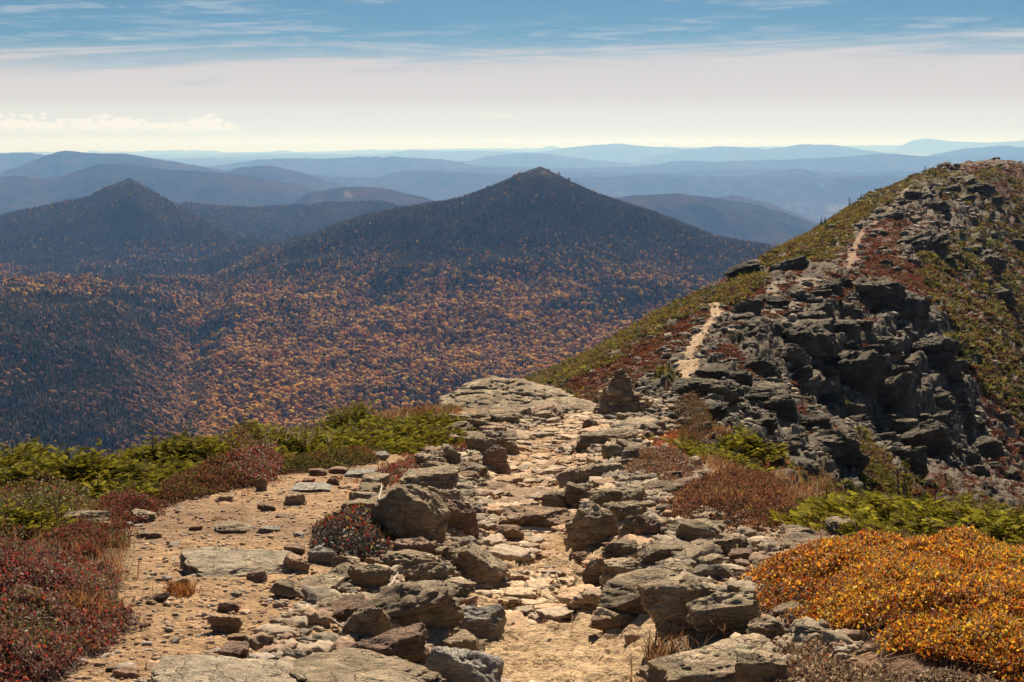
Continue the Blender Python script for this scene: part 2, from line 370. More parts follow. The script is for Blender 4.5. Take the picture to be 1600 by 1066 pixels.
# far ridges: (distance, half-depth, [(u, v) skyline])
RIDGES = [
 (8000, 1100, [(420,350),(480,302),(540,292),(590,292),(640,303),(700,318),(760,350)]),
 (7600, 1500, [(920,330),(960,309),(1000,305),(1060,302),(1120,310),(1180,320),(1240,338),(1290,358),(1340,390)]),
 (9800, 1500, [(-300,262),(-60,268),(0,278),(45,272),(80,283),(120,268),(160,256),(200,257),(260,265),(330,268),(400,276),(480,292),(560,318),(640,345)]),
 (10500, 900, [(1060,330),(1100,313),(1145,304),(1200,318),(1270,345)]),
 (13500, 1700, [(-300,250),(-60,262),(0,272),(60,250),(108,233),(140,240),(200,240),(260,250),(330,262),(420,280),(520,300)]),
 (12500, 1300, [(330,285),(370,263),(420,258),(470,268),(520,284),(580,300)]),
 (15500, 1500, [(560,292),(600,274),(640,266),(700,268),(770,272),(840,280),(900,300)]),
 (14500, 1500, [(700,330),(760,300),(820,285),(900,290),(1000,312)]),
 (19000, 1500, [(-300,240),(0,240),(50,238),(90,244),(150,256)]),
 (21000, 2500, [(330,262),(400,250),(450,247),(500,249),(560,245),(620,245),(700,250),(760,262),(820,266),(900,285)]),
 (17000, 1200, [(1120,292),(1180,272),(1245,263),(1300,277),(1360,290)]),
 (18500, 1500, [(860,275),(930,268),(1010,285),(1060,300)]),
 (23000, 2500, [(900,275),(950,262),(1020,258),(1060,250),(1100,253),(1140,252),(1200,250),(1260,248),(1330,244),(1380,239),(1440,245),(1520,246),(1600,243),(1800,240)]),
 (28000, 2500, [(700,262),(760,245),(800,240),(850,240),(900,247),(980,256)]),
 (26000, 1500, [(1440,244),(1500,232),(1560,227),(1620,232),(1800,235)]),
 (34000, 3000, [(1020,243),(1060,236),(1120,228),(1160,231),(1190,234),(1245,226),(1300,226),(1340,234),(1420,244)]),
 (40000, 3500, [(600,240),(680,236),(760,236),(840,238),(890,230),(960,224),(1000,228),(1060,232),(1180,238)]),
 (50000, 3000, [(1240,238),(1300,229),(1340,222),(1375,219),(1410,212),(1440,216),(1480,221),(1540,223),(1600,219),(1800,218)]),
 (60000, 5000, [(-300,243),(150,240),(260,238),(430,238),(560,236),(720,232),(900,233),(1100,230),(1300,228),(1500,226),(1800,226)]),
]
_rr = np.random.default_rng(99)
for _i in range(16):      # the many low ranges further out
    _D = 15500+3100*_i+_rr.uniform(-600, 600); _c = 274-38*(1-math.exp(-_i/5.5)); _u = np.arange(-300, 1900, 24.0)
    _q = fbm(_u/210+_i*7.7, _u*0+_i*3.1, 4, 2.0+_i)
    RIDGES.append((_D, 1100+60*_i, [(float(a_), float(_c-22*(q_-.05)*math.exp(-_i/14)) ) for a_, q_ in zip(_u, _q)]))
LAKE = unproj(1418, 241.5, 45000)
def mountains(x, y):
    a = 800 + FPX*x/y
    z = valley_floor(x, y)
    X_, Y_, A_, ZZ = x, y, a, z
    for i, (D, W, sk) in enumerate(RIDGES):
        rows = np.nonzero(np.abs(Y_[:, 0]-D) < 2.6*W)[0]
        if len(rows) == 0: continue
        sl = slice(rows[0], rows[-1]+1); x, y, a, z = X_[sl], Y_[sl], A_[sl], ZZ[sl]
        us = np.array([p[0] for p in sk], float); vs = np.array([p[1] for p in sk], float)
        # resample the skyline smoothly
        uu = np.linspace(us[0], us[-1], 160)
        vv = np.interp(uu, us, vs); kern = np.hanning(13); kern /= kern.sum()
        vv = np.convolve(np.pad(vv, 6, mode='edge'), kern, 'valid')
        uw = a + 22*fbm(x/(W*0.7), y/(W*0.7), 3, i+1.0)*(1-np.exp(-((y-D)/(W*.35))**2))
        v = np.interp(uw, uu, vv)
        v = v + (1.6*fbm(a/26, a*0+i*3.1, 4, i+60.0)+.8*fbm(a/7, a*0+i*1.7, 2, i+90.0))*(1.0 if D < 50000 else .4)
        crest = slope_v(v)*D
        crest = crest + (1-np.exp(-((y-D)/(W*.25))**2))*W*0.12*fbm(x/(W*.45), y/(W*.45), 5, i+30.0)
        # keep the skyline exact where the crest stands, fade past its ends
        fade = ss(a, us[0]-90, us[0]+10)*(1-ss(a, us[-1]-10, us[-1]+90))
        prof = np.exp(-np.abs((y-D)/W)**1.6)
        zi = -760 + (crest+760)*prof*fade
        ZZ[sl] = np.where(zi > z, zi, z)
    x, y, z = X_, Y_, ZZ
    # level basin that holds the far lake
    q = np.hypot((x-LAKE[0])/1500, (y-LAKE[1])/6500); t = ss(-q, -1.6, -1.0)
    return z*(1-t)+(LAKE[2]-6)*t
YB = 7200.0
def MTH(x, y, rough=True):
    """height of all the land beyond the ridge; x (n,m), y (n,)"""
    y2 = np.repeat(y[:, None], x.shape[1], 1)
    zn = MT.grid(x, np.minimum(y, YB))
    if rough:
        w = np.clip((y2-1300)/1500, 0, 1)
        sp = 1-np.abs(fbm((x+0.25*y2)/420, (y2-0.2*x)/700, 4, 4.0))*2
        w2 = 1-np.exp(-((y2-2900)/160)**2)*0.8-np.exp(-((y2-4200)/200)**2)*0.8-np.exp(-((y2-5500)/250)**2)*0.7
        zn = zn + (38*(sp-0.5)+13*fbm(x/130, y2/130, 4, 8.0))*w2
        zn = zn + 2*ss(-np.hypot((x-57)/130, (y2-2900)/90), -1, -.2)*fbm(x/26, y2/26, 3, 5.5)
    m = y > 5800
    z = zn.copy()
    if m.any():
        zf = mountains(x[m], y2[m])
        t = ss(y2[m], 6200, 7600)
        a = 800 + FPX*x[m]/y2[m]
        low = zn[m] - 500*ss(y2[m], 5900, 8200)
        z[m] = np.maximum(np.where(y2[m] < 7200, zn[m], low), zf)
    return z
def build_mountains():
    ny, nx = 1000, 1100
    y = np.exp(np.linspace(math.log(900), math.log(76000), ny))
    u = np.concatenate([np.linspace(-900, -60, 70)[:-1], np.linspace(-60, 1660, nx-140), np.linspace(1660, 2500, 71)[1:]])
    a = (u-800)/FPX; x = a[None]*y[:, None]; z = MTH(x, y)
    y2 = np.repeat(y[:, None], len(u), 1)
    V = np.stack([x, y2, z], -1).reshape(-1, 3)
    nxx = len(u); i = np.arange(ny-1)[:, None]*nxx + np.arange(nxx-1)[None]
    F = np.stack([i, i+1, i+nxx+1, i+nxx], -1).reshape(-1, 4)
    # land cover: dark spruce high up, faded autumn woods, pale fields in the broad valleys
    n1 = fbm(x/900, y2/900, 5, 1.0); n2 = fbm(x/160, y2/160, 4, 2.0); n3 = fbm(x/3000, y2/3000, 4, 6.0)
    con = np.array([.020,.030,.020]); dec = np.array([.048,.030,.020]); fld = np.array([.17,.15,.09]); gr = np.array([.10,.085,.055])
    dc = ss(n1+0.5*n2+(-z-250)/900, -0.35, 0.35)[..., None]
    c = con*(1-dc)+dec*dc
    c = c*(0.75+0.5*ss(n2, -.3, .4))[..., None]
    f = ss(n3+n2*.5, .18, .32)*ss(z, -560, -640)*ss(y2, 8000, 10000)
    c = c*(1-f[..., None])+fld*f[..., None]
    near = ss(-y2, -4500, -3900)[..., None]
    c = c*(1-near)+(gr*.35)*near
    # bare grey summit ledges of the two cones
    r1 = .6*ss(-np.hypot((x-60)/48, (y2-2885)/70), -1, -.55)*ss(fbm(x/22, y2/22, 3, 9.), -.1, .25)
    r2 = ss(-np.hypot((x+1090)/120, (y2-4170)/120), -1, -.6)*ss(fbm(x/40, y2/40, 3, 9.), 0, .3)
    r = np.maximum(r1, r2)[..., None]*.8; c = c*(1-r)+np.array([.17,.15,.12])*r
    # ski pistes
    uu, vv = proj(x, y2, z)
    d = np.abs(uu-(541+(vv-300)*(-.35)+6*np.sin(vv*.25)))
    p = (ss(-d, -9, -4)*ss(vv, 290, 294)*ss(-vv, -318, -312)*ss(y2, 7000, 7300)*ss(-y2, -8300, -8000))
    p = p*ss(fbm(x/60, y2/200, 3, 2.), -.3, .1)
    c = c*(1-p[..., None])+np.array([.14,.11,.075])*p[..., None]
    o = link('mountains', mesh_np('mountains', V, F, True, c.reshape(-1, 3)), None)
    m, t, out = new_mat('forest_floor')
    at = N(t, 'ShaderNodeVertexColor', layer_name='Col'); g = N(t, 'ShaderNodeNewGeometry')
    n = noise(t, g.outputs['Position'], 0.035, 6, 0.75); nn = noise(t, g.outputs['Position'], 0.006, 8, 0.75)
    c = mixc(t, 1.0, at.outputs[0], ramp(t, nn, [(0.3, (.45,.5,.6)), (0.7, (1.7,1.55,1.3))]).outputs[0], 'MULTIPLY')
    c = mixc(t, 1.0, c, ramp(t, n, [(0.3, (.4,.4,.4)), (0.7, (1.6,1.6,1.6))]).outputs[0], 'MULTIPLY')
    pbsdf(t, out, c, 1.0, bump_n(t, n, 0.6, 6.0), 0.0)
    o.data.materials.append(m)
    tag(o, kind='structure', label='receding wooded mountains and valleys fading into blue haze')
    return o
build_mountains()
# lake far off
lx, ly, lz = LAKE
th = np.linspace(0, 2*np.pi, 40, endpoint=False)
LV = np.stack([lx+640*np.cos(th)*(1+.15*np.sin(3*th)), ly+4200*np.sin(th), np.full(40, lz)], 1)
LV = np.vstack([LV, [[lx, ly, lz]]]); LF = np.array([(i, (i+1) % 40, 40) for i in range(40)])
m_, t_, o_ = new_mat('lake_water'); pbsdf(t_, o_, (.35,.42,.5), 0.25, None, 0.8)
tag(link('lake', mesh_np('lake', LV, LF), m_), 'narrow pale lake far off near the horizon', kind='structure')
# ================================================================== the ridge we stand on
RD = Loft([
 (0, 'm', [-14,-9,-5,-3.5,-1.5,0.1,1,2,3.5,6,12], [-5,-3,-1.95,-1.85,-1.8,-1.95,-1.8,-1.75,-1.75,-2.2,-5]),
 (7, 'm', [-16,-10,-5,-3.5,-1.5,0.25,1.1,2,3.5,7,14], [-6,-4.2,-2.9,-2.75,-2.7,-2.82,-2.65,-2.55,-2.6,-3.4,-7]),
 (10, 'm', [-18,-11,-6,-4,-1.5,0.25,1,2,4,8,16], [-7.5,-5,-3.4,-3.2,-3.12,-3.3,-3.05,-2.95,-3.05,-4.4,-9]),
 (14, 'm', [-20,-13,-8,-5,-2,0.35,1.2,2.5,4.5,9,18], [-10,-7,-4.35,-3.85,-3.68,-3.86,-3.65,-3.65,-4.15,-6.4,-12]),
 (20, 'm', [-22,-15,-10,-7.2,-3,0.4,1.6,3.2,6,11,22], [-15,-10,-6.2,-4.9,-4.5,-4.68,-4.5,-4.8,-6.1,-9,-16]),
 (28, 'm', [-26,-18,-10,-6,-2.5,0.7,2.4,4.6,7.5,14,28], [-22,-15,-9.5,-6.6,-5.6,-5.68,-5.6,-6.4,-8.0,-12,-22]),
 (36, 'm', [-32,-22,-12,-6,-2,1.5,4.2,6.5,9.5,17,32], [-30,-22,-13,-8.6,-6.75,-6.75,-6.9,-8.3,-10.6,-15,-26]),
 (48, 'm', [-38,-26,-15,-7,-1.5,4.2,6.5,9,12.5,22,40], [-40,-29,-18,-11.5,-9.2,-8.9,-8.6,-10.3,-14,-20,-32]),
 (65, [(-800,1100),(100,850),(600,730),(850,645),(980,600),(1080,575),(1150,592),(1220,630),(1330,712),(1600,850),(2100,1000)]),
 (80, [(-500,1000),(300,790),(650,705),(860,615),(1000,556),(1098,533),(1160,548),(1250,632),(1380,696),(1600,790),(2100,980)]),
 (88, [(-400,970),(350,770),(700,680),(865,607),(1005,545),(1110,515),(1178,530),(1260,615),(1400,690),(1600,775),(2100,960)]),
 (96, [(-300,940),(430,750),(740,655),(875,595),(1018,526),(1118,492),(1205,500),(1320,540),(1435,612),(1600,752),(2100,940)]),
 (106, [(-260,920),(470,730),(780,636),(895,580),(1035,505),(1130,468),(1225,466),(1340,492),(1450,545),(1600,700),(2050,900)]),
 (120, [(-200,900),(500,720),(800,620),(930,558),(1060,482),(1172,440),(1270,430),(1370,446),(1470,492),(1600,640),(2000,850)]),
 (140, [(-100,880),(550,700),(850,590),(980,530),(1110,462),(1220,428),(1310,420),(1400,428),(1500,480),(1620,600),(2000,800)]),
 (170, [(0,850),(650,680),(950,560),(1080,480),(1196,404),(1345,375),(1400,378),(1480,400),(1560,465),(1660,570),(2000,740)]),
 (220, [(150,800),(750,660),(1030,520),(1170,430),(1268,368),(1393,318),(1450,318),(1520,338),(1600,395),(1720,530),(2000,660)]),
 (270, [(300,770),(850,620),(1110,480),(1250,392),(1338,322),(1415,285),(1490,262),(1560,266),(1640,310),(1800,440),(2100,580)]),
 (310, [(380,760),(880,635),(1140,500),(1270,410),(1360,340),(1440,290),(1510,258),(1575,254),(1650,280),(1800,400),(2100,560)]),
 (360, [(400,780),(900,660),(1150,540),(1280,460),(1370,400),(1450,360),(1520,330),(1580,320),(1650,330),(1800,430),(2100,570)]),
 (480, [(400,830),(900,740),(1150,660),(1280,610),(1370,570),(1450,540),(1520,530),(1580,530),(1650,540),(1800,600),(2100,700)]),
 (800, [(400,900),(900,860),(1150,840),(1280,830),(1370,820),(1450,820),(1520,820),(1580,820),(1650,820),(1800,830),(2100,850)]),
])
def inpoly(u, v, poly):
    p = np.array(poly, float); r = np.zeros(u.shape, bool); n = len(p)
    for i in range(n):
        x1, y1 = p[i]; x2, y2 = p[(i+1) % n]
        if y1 == y2: continue
        c = ((y1 > v) != (y2 > v)) & (u < (x2-x1)*(v-y1)/(y2-y1)+x1); r ^= c
    return r
# the footpath: centre line and half width in world metres
_tp = [(2,0.1,1.1),(7,.30,.80),(9,.33,.74),(10.5,.34,.66),(12.5,.35,.60),(14,.42,.66),(17,.45,.75),(20,.4,.85),(24,.5,.95),(28,1.0,.95),(33,1.8,.8),(38,2.9,.7),(45,4.2,.7),(56,6.6,.25),(60,7.2,.4),(65,8.2,.6),(72,9.0,.32),(80,10.5,.3),(88,12.1,.3),(94,13.6,.25),(101,14.5,.5)]
_tp2 = [(133,31.2,.45),(141,33.4,.5),(150,35.9,.55),(160,38.3,.4),(170,41.5,.5),(180,44.2,.3),(190,48.5,.4),(205,54.0,.35),(222,60.0,.3),(240,66.5,.5)]
def path_d(x, y):
    """signed distance to the path edge (negative inside)"""
    out = np.full(x.shape, 99.0)
    for tp in (_tp, _tp2):
        t = np.array(tp); m = (y > t[0, 0]-1) & (y < t[-1, 0]+1)
        cx = np.interp(y, t[:, 0], t[:, 1]); w = np.interp(y, t[:, 0], t[:, 2])
        out = np.where(m, np.minimum(out, np.abs(x-cx)-w), out)
    return out
# ground cover drawn on the land (corners given where they stand in the photo, depth range in metres)
GREEN = [(55,150,[(790,600),(1000,503),(1100,452),(1130,470),(1040,520),(930,590),(880,606),(800,640)]),
 (125,420,[(1186,400),(1330,322),(1480,255),(1478,280),(1390,322),(1335,350),(1330,385),(1290,412),(1200,425)]),
 (110,420,[(1440,400),(1500,370),(1580,300),(1700,300),(1700,900),(1500,800),(1540,690),(1500,600),(1480,520),(1440,440)]),
 (24,90,[(1340,690),(1450,760),(1700,830),(1700,960),(1250,800),(1090,730),(1075,700),(1200,725),(1340,770)]),
 (100,140,[(1100,470),(1180,433),(1200,440),(1130,492),(1100,500)]),
 (120,300,[(1440,280),(1560,262),(1610,290),(1560,330),(1480,320)]),
 (48,60,[(1020,600),(1045,600),(1045,614),(1020,614)])]
RED = [(50,140,[(840,625),(880,606),(930,590),(1010,540),(1080,500),(1105,478),(1190,440),(1200,450),(1125,500),(1075,545),(1010,590),(940,640)]),
 (125,330,[(1300,420),(1330,385),(1390,322),(1440,290),(1500,262),(1600,262),(1600,300),(1560,330),(1500,370),(1440,400),(1440,440),(1400,440)]),
 (95,138,[(1235,455),(1290,450),(1380,452),(1400,478),(1372,504),(1330,500),(1290,478)]),(100,140,[(1380,430),(1470,440),(1480,470),(1420,460)]),
 (75,95,[(1125,515),(1180,518),(1185,535),(1140,545)]),(65,80,[(1110,550),(1150,545),(1165,565),(1120,575)]),
 (40,70,[(1175,620),(1260,640),(1300,690),(1240,680),(1190,650)]),(28,40,[(1005,680),(1060,675),(1080,705),(1030,705)]),
 (85,125,[(1240,500),(1330,510),(1400,545),(1440,590),(1400,580),(1320,535),(1250,520)]),(70,95,[(1180,560),(1230,600),(1300,660),(1260,650),(1200,600)]),
 (60,90,[(1410,700),(1440,690),(1455,730),(1420,740)])]
GRAVEL = [(95,138,[(1110,505),(1140,475),(1200,438),(1330,432),(1340,450),(1290,470),(1250,482),(1200,500),(1140,520)])]
ROCKZ = [(38,70,[(1000,615),(1060,595),(1160,598),(1250,640),(1345,720),(1340,760),(1250,745),(1090,700),(1000,660)]),
 (70,135,[(1120,505),(1200,500),(1250,482),(1320,470),(1390,455),(1470,480),(1520,600),(1560,700),(1520,740),(1350,720),(1230,640),(1170,560),(1140,540)]),
 (140,330,[(1300,300),(1420,300),(1420,262),(1500,262),(1560,330),(1540,420),(1450,420),(1400,400),(1420,350)])]
def cover(x, y, z):
    u, v = proj(x, y, z)
    s = np.clip(60/np.maximum(y, 1), .15, 1.5)
    du = 26*fbm(x/3.1, y/6.0, 4, 11.)*s; dv = 12*fbm(x/3.1, y/6.0, 4, 12.)*s
    def mk(lst):
        m = np.zeros(x.shape)
        for y0, y1, poly in lst: m = np.maximum(m, inpoly(u+du, v+dv, poly)*((y > y0) & (y < y1)))
        return m
    n = fbm(x/5, y/9, 4, 15.); n2 = fbm(x/1.3, y/2.2, 4, 16.)
    g = mk(GREEN)*(n2+n > np.where(u > 1440, .02, -.25)); r = mk(RED); gv = mk(GRAVEL); rk = mk(ROCKZ)
    # left rim of the plateau and right rim: mat of low plants
    far = (y > 40)
    green2 = far*(g < .5)*(n+.35*n2 > .22)*(x < 6+0.0*x)
    g = np.maximum(g, green2*(1-rk))
    redn = far*(n2-.3*n > np.where(u > 1440, .02, .12))*(1-rk*.7)
    r = np.maximum(r, redn)*(1-np.minimum(g, 1)*(n2 < .12)*.95)
    r = r*(1-rk*(n2 < .2))
    p = ss(-path_d(x+.12*n2, y)+(y > 45)*(1.15*n2+.6*n), -.12, .10)
    nearveg = np.maximum(ss(-x-.40*y*0-(3.3+.18*y)+1.4*n, -.6, .6)*(y < 17), 0)
    # near plateau edges: heath soil under the shrubs
    edgeL = ss(-x-np.interp(y, [0, 7, 10, 12, 15, 18, 22, 28, 34], [2.4, 2.4, 2.7, 3.3, 4.5, 5.0, 3.7, 2.0, 1.2])+.5*n2+.6*n, -.2, .3)*(y < 38)
    edgeR = ss(x-np.interp(y, [0, 7, 9, 11, 14, 20, 28, 36], [1.5, 1.7, 1.9, 2.3, 3.2, 3.0, 3.8, 6.5])+.5*n2+.4*n, -.2, .3)*(y < 38)
    return dict(g=g, r=r, gv=gv, rk=rk, p=p, hl=np.maximum(edgeL, 0), hr=edgeR, n=n, n2=n2)
def relief(x, y, z, c):
    """small-scale shape of the ground added to the smooth land"""
    near = ss(-(y+np.maximum(x-2.2, 0)*8), -46, -34)
    n = c['n']; rough = fbm(x/2.2, y/2.2, 5, 21.); fine = fbm(x/.5, y/.5, 4, 22.)
    soft = np.clip(c['g']+c['r']*.6+c['gv']+c['p']*1.2, 0, 1)
    rock = np.clip(1-soft, 0, 1)*(1-near)
    rock = np.maximum(rock, c['rk']*(1-c['p']))
    dz = near*(.05*rough+.03*fine*(1-.75*c['p']))
    dz = dz + (1-near)*(.35*rough*(.4+.6*rock)+.10*fine)
    dz = dz + (c['g']*(.22+.25*fine)+c['r']*.10)*ss(y, 38, 46)
    # ledges: tilted beds, each a step
    amp = rock*(1-near)
    for st, k, sd in ((1.9, .75, 31.), (.62, .8, 33.)):
        q = (z+dz-.22*x+.05*y+1.3*st*fbm(x/(5*st), y/(7*st), 3, sd))/st
        fr = q-np.floor(q); dz = dz+amp*k*st*(ss(fr, .45, .98)-fr+.28)
    blk = np.abs(fbm(x/2.6+.3*y, y/2.0, 3, 37.)); dz = dz-amp*.5*ss(-blk, -.06, 0)
    blk2 = np.abs(fbm(x/1.1, y/1.3, 3, 39.)); dz = dz-amp*.22*ss(-blk2, -.07, 0)
    # flat stone pavement and low risers in the near path
    pp = c['p']*near
    q = (z+.10*x+.12*fbm(x/.9, y/.6, 3, 41.))/.085; fr = q-np.floor(q)
    fz = .45+.55*ss(y, 9, 11); dz = dz+pp*.085*(ss(fr, .6, 1)-fr+.3)*1.7*fz
    dz = dz-pp*.016*ss(-np.abs(fbm(x/.30+.3*y, y/.16, 3, 47.)), -.03, 0)+pp*.008*fbm(x/.05, y/.05, 2, 48.)
    cr = np.abs(fbm(x/.35, y/.28, 3, 43.)); dz = dz-pp*.03*ss(-cr, -.06, 0)
    # worn path sits low between its banks
    dz = dz-.10*ss(-path_d(x, y), -.35, .25)*near
    gr = (1-c['p'])*near*(1-np.maximum(c['hl'], c['hr']))
    dz = dz+gr*.03*np.maximum(fbm(x/.14, y/.14, 3, 44.), 0)
    dz = dz+near*np.maximum(c['hl'], c['hr'])*(.06+.06*rough)
    return dz
def ground(x, y):
    x = np.asarray(x, float).ravel(); y = np.asarray(y, float).ravel()
    z = RD.at(x, y); c = cover(x, y, z); return z+relief(x, y, z, c), c
_Ym = np.exp(np.linspace(math.log(3), math.log(330), 1400))
def hit(u, v, ymin=3.0):
    """first point of the ridge seen through photo pixel (u,v)"""
    Y = _Ym[_Ym >= ymin]; x, _, z = unproj(u, v, Y)
    h = RD.at(x, Y); b = np.nonzero(z < h)[0]
    if len(b) == 0: return None
    i = b[0]
    if i == 0: return x[0], Y[0], h[0]
    a = (z[i-1]-h[i-1]); d = (h[i]-z[i]); t = a/(a+d); y = Y[i-1]+(Y[i]-Y[i-1])*t
    x = (u-800)/FPX/(CP+(533-v)/FPX*SP)*y
    return x, y, slope_v(v)*y
def build_ridge():
    yy = [-3.0]
    while yy[-1] < 800:
        y = yy[-1]; st = .0016 if y < 12 else (.0024 if y < 40 else (.0032 if y < 130 else .0048))
        if y < 3: st = .012
        if y > 340: st = .03
        yy.append(y+(y+6)*st)
    y = np.array(yy)
    a = np.concatenate([np.linspace(-1.3, -.40, 40)[:-1], np.linspace(-.40, .40, 1080), np.linspace(.40, 1.3, 41)[1:]])
    x = a[None]*(y[:, None]+6); z = RD.grid(x, np.maximum(y, 0)); y2 = np.repeat(y[:, None], len(a), 1)
    c = cover(x, y2, z); dz = relief(x, y2, z, c)
    dx = c['rk']*ss(y2, 38, 46)*(.45*fbm(x/2.5, y2/2.5, 3, 51., z=z/1.2)+.2*fbm(x/.7, y2/.7, 3, 52., z=z/.4))
    dy = c['rk']*ss(y2, 38, 46)*(.7*fbm(x/2.5, y2/2.5, 3, 53., z=z/1.0))
    V = np.stack([x+dx, y2+dy, z+dz], -1).reshape(-1, 3)
    nx = len(a); ny = len(y); i = np.arange(ny-1)[:, None]*nx+np.arange(nx-1)[None]
    F = np.stack([i, i+1, i+nx+1, i+nx], -1).reshape(-1, 4)
    A = lambda *q: np.array(q)
    n = c['n']; n2 = c['n2']; fine = fbm(x/.12, y2/.12, 3, 61.); mid = fbm(x/.8, y2/.8, 4, 62.); big = fbm(x/3.5, y2/3.5, 3, 63.)
    def blend(c0, col, m):
        m = np.clip(m, 0, 1)[..., None]; return c0*(1-m)+col*m
    near = ss(-(y2+np.maximum(x-2.2, 0)*8), -46, -36)
    grav = A(.44,.275,.14)*(1+.22*fine+.14*mid)[..., None]
    grav = blend(grav, A(.30,.20,.13), ss(big, .0, .4)*.6)
    grav = blend(grav, A(.27,.14,.065), ss(mid+big, .15, .5)*.6)
    rockc = A(.14,.112,.08)*(1+.35*mid+.2*fine)[..., None]; rockc = blend(rockc, A(.15,.155,.115), ss(n2, .05, .3)*.6)
    rockc = blend(rockc, A(.34,.28,.20), ss(-n2, .12, .4)*.5)
    col = near[..., None]*grav+(1-near)[..., None]*rockc
    pathc = A(.60,.42,.24)*(1+.22*fine+.2*mid)[..., None]; pathc = blend(pathc, A(.44,.25,.115), ss(big+.6*mid, .04, .16)*.75)
    col = blend(col, pathc, c['p']*near)
    col = blend(col, A(.30,.24,.175)*(1+.3*fine)[..., None], c['gv'])
    redc = A(.120,.046,.030)*(1+.5*mid+.3*fine)[..., None]; redc = blend(redc, A(.19,.105,.05), ss(n2, -.1, .25)*.7)
    col = blend(col, redc, c['r']*(1-near))
    grc = A(.115,.095,.026)*(1+.5*mid)[..., None]; grc = blend(grc, A(.050,.062,.018), ss(fine+mid, -.1, .3)*.8)
    col = blend(col, grc, c['g']*(1-near))
    col = blend(col, A(.50,.345,.205)*(1+.2*fine+.2*mid)[..., None], c['p']*(1-near)*(.55+.45*(y2 < 105)))
    heath = A(.13,.075,.045)*(1+.4*mid+.3*fine)[..., None]; heath = blend(heath, A(.13,.10,.035), ss(n, -.1, .3))
    brown = A(.21,.115,.065)*(1+.4*mid+.3*fine)[..., None]
    col = blend(col, heath, c['hl']*near); col = blend(col, brown, c['hr']*near)
    col = np.clip(col, .01, .8)
    o = link('ridge_ground', mesh_np('ridge_ground', V, F, True, col.reshape(-1, 3)), mat_ground())
    tag(o, kind='structure', label='rocky alpine ridge with tan gravel, ledges, red heath and a worn path')
build_ridge()
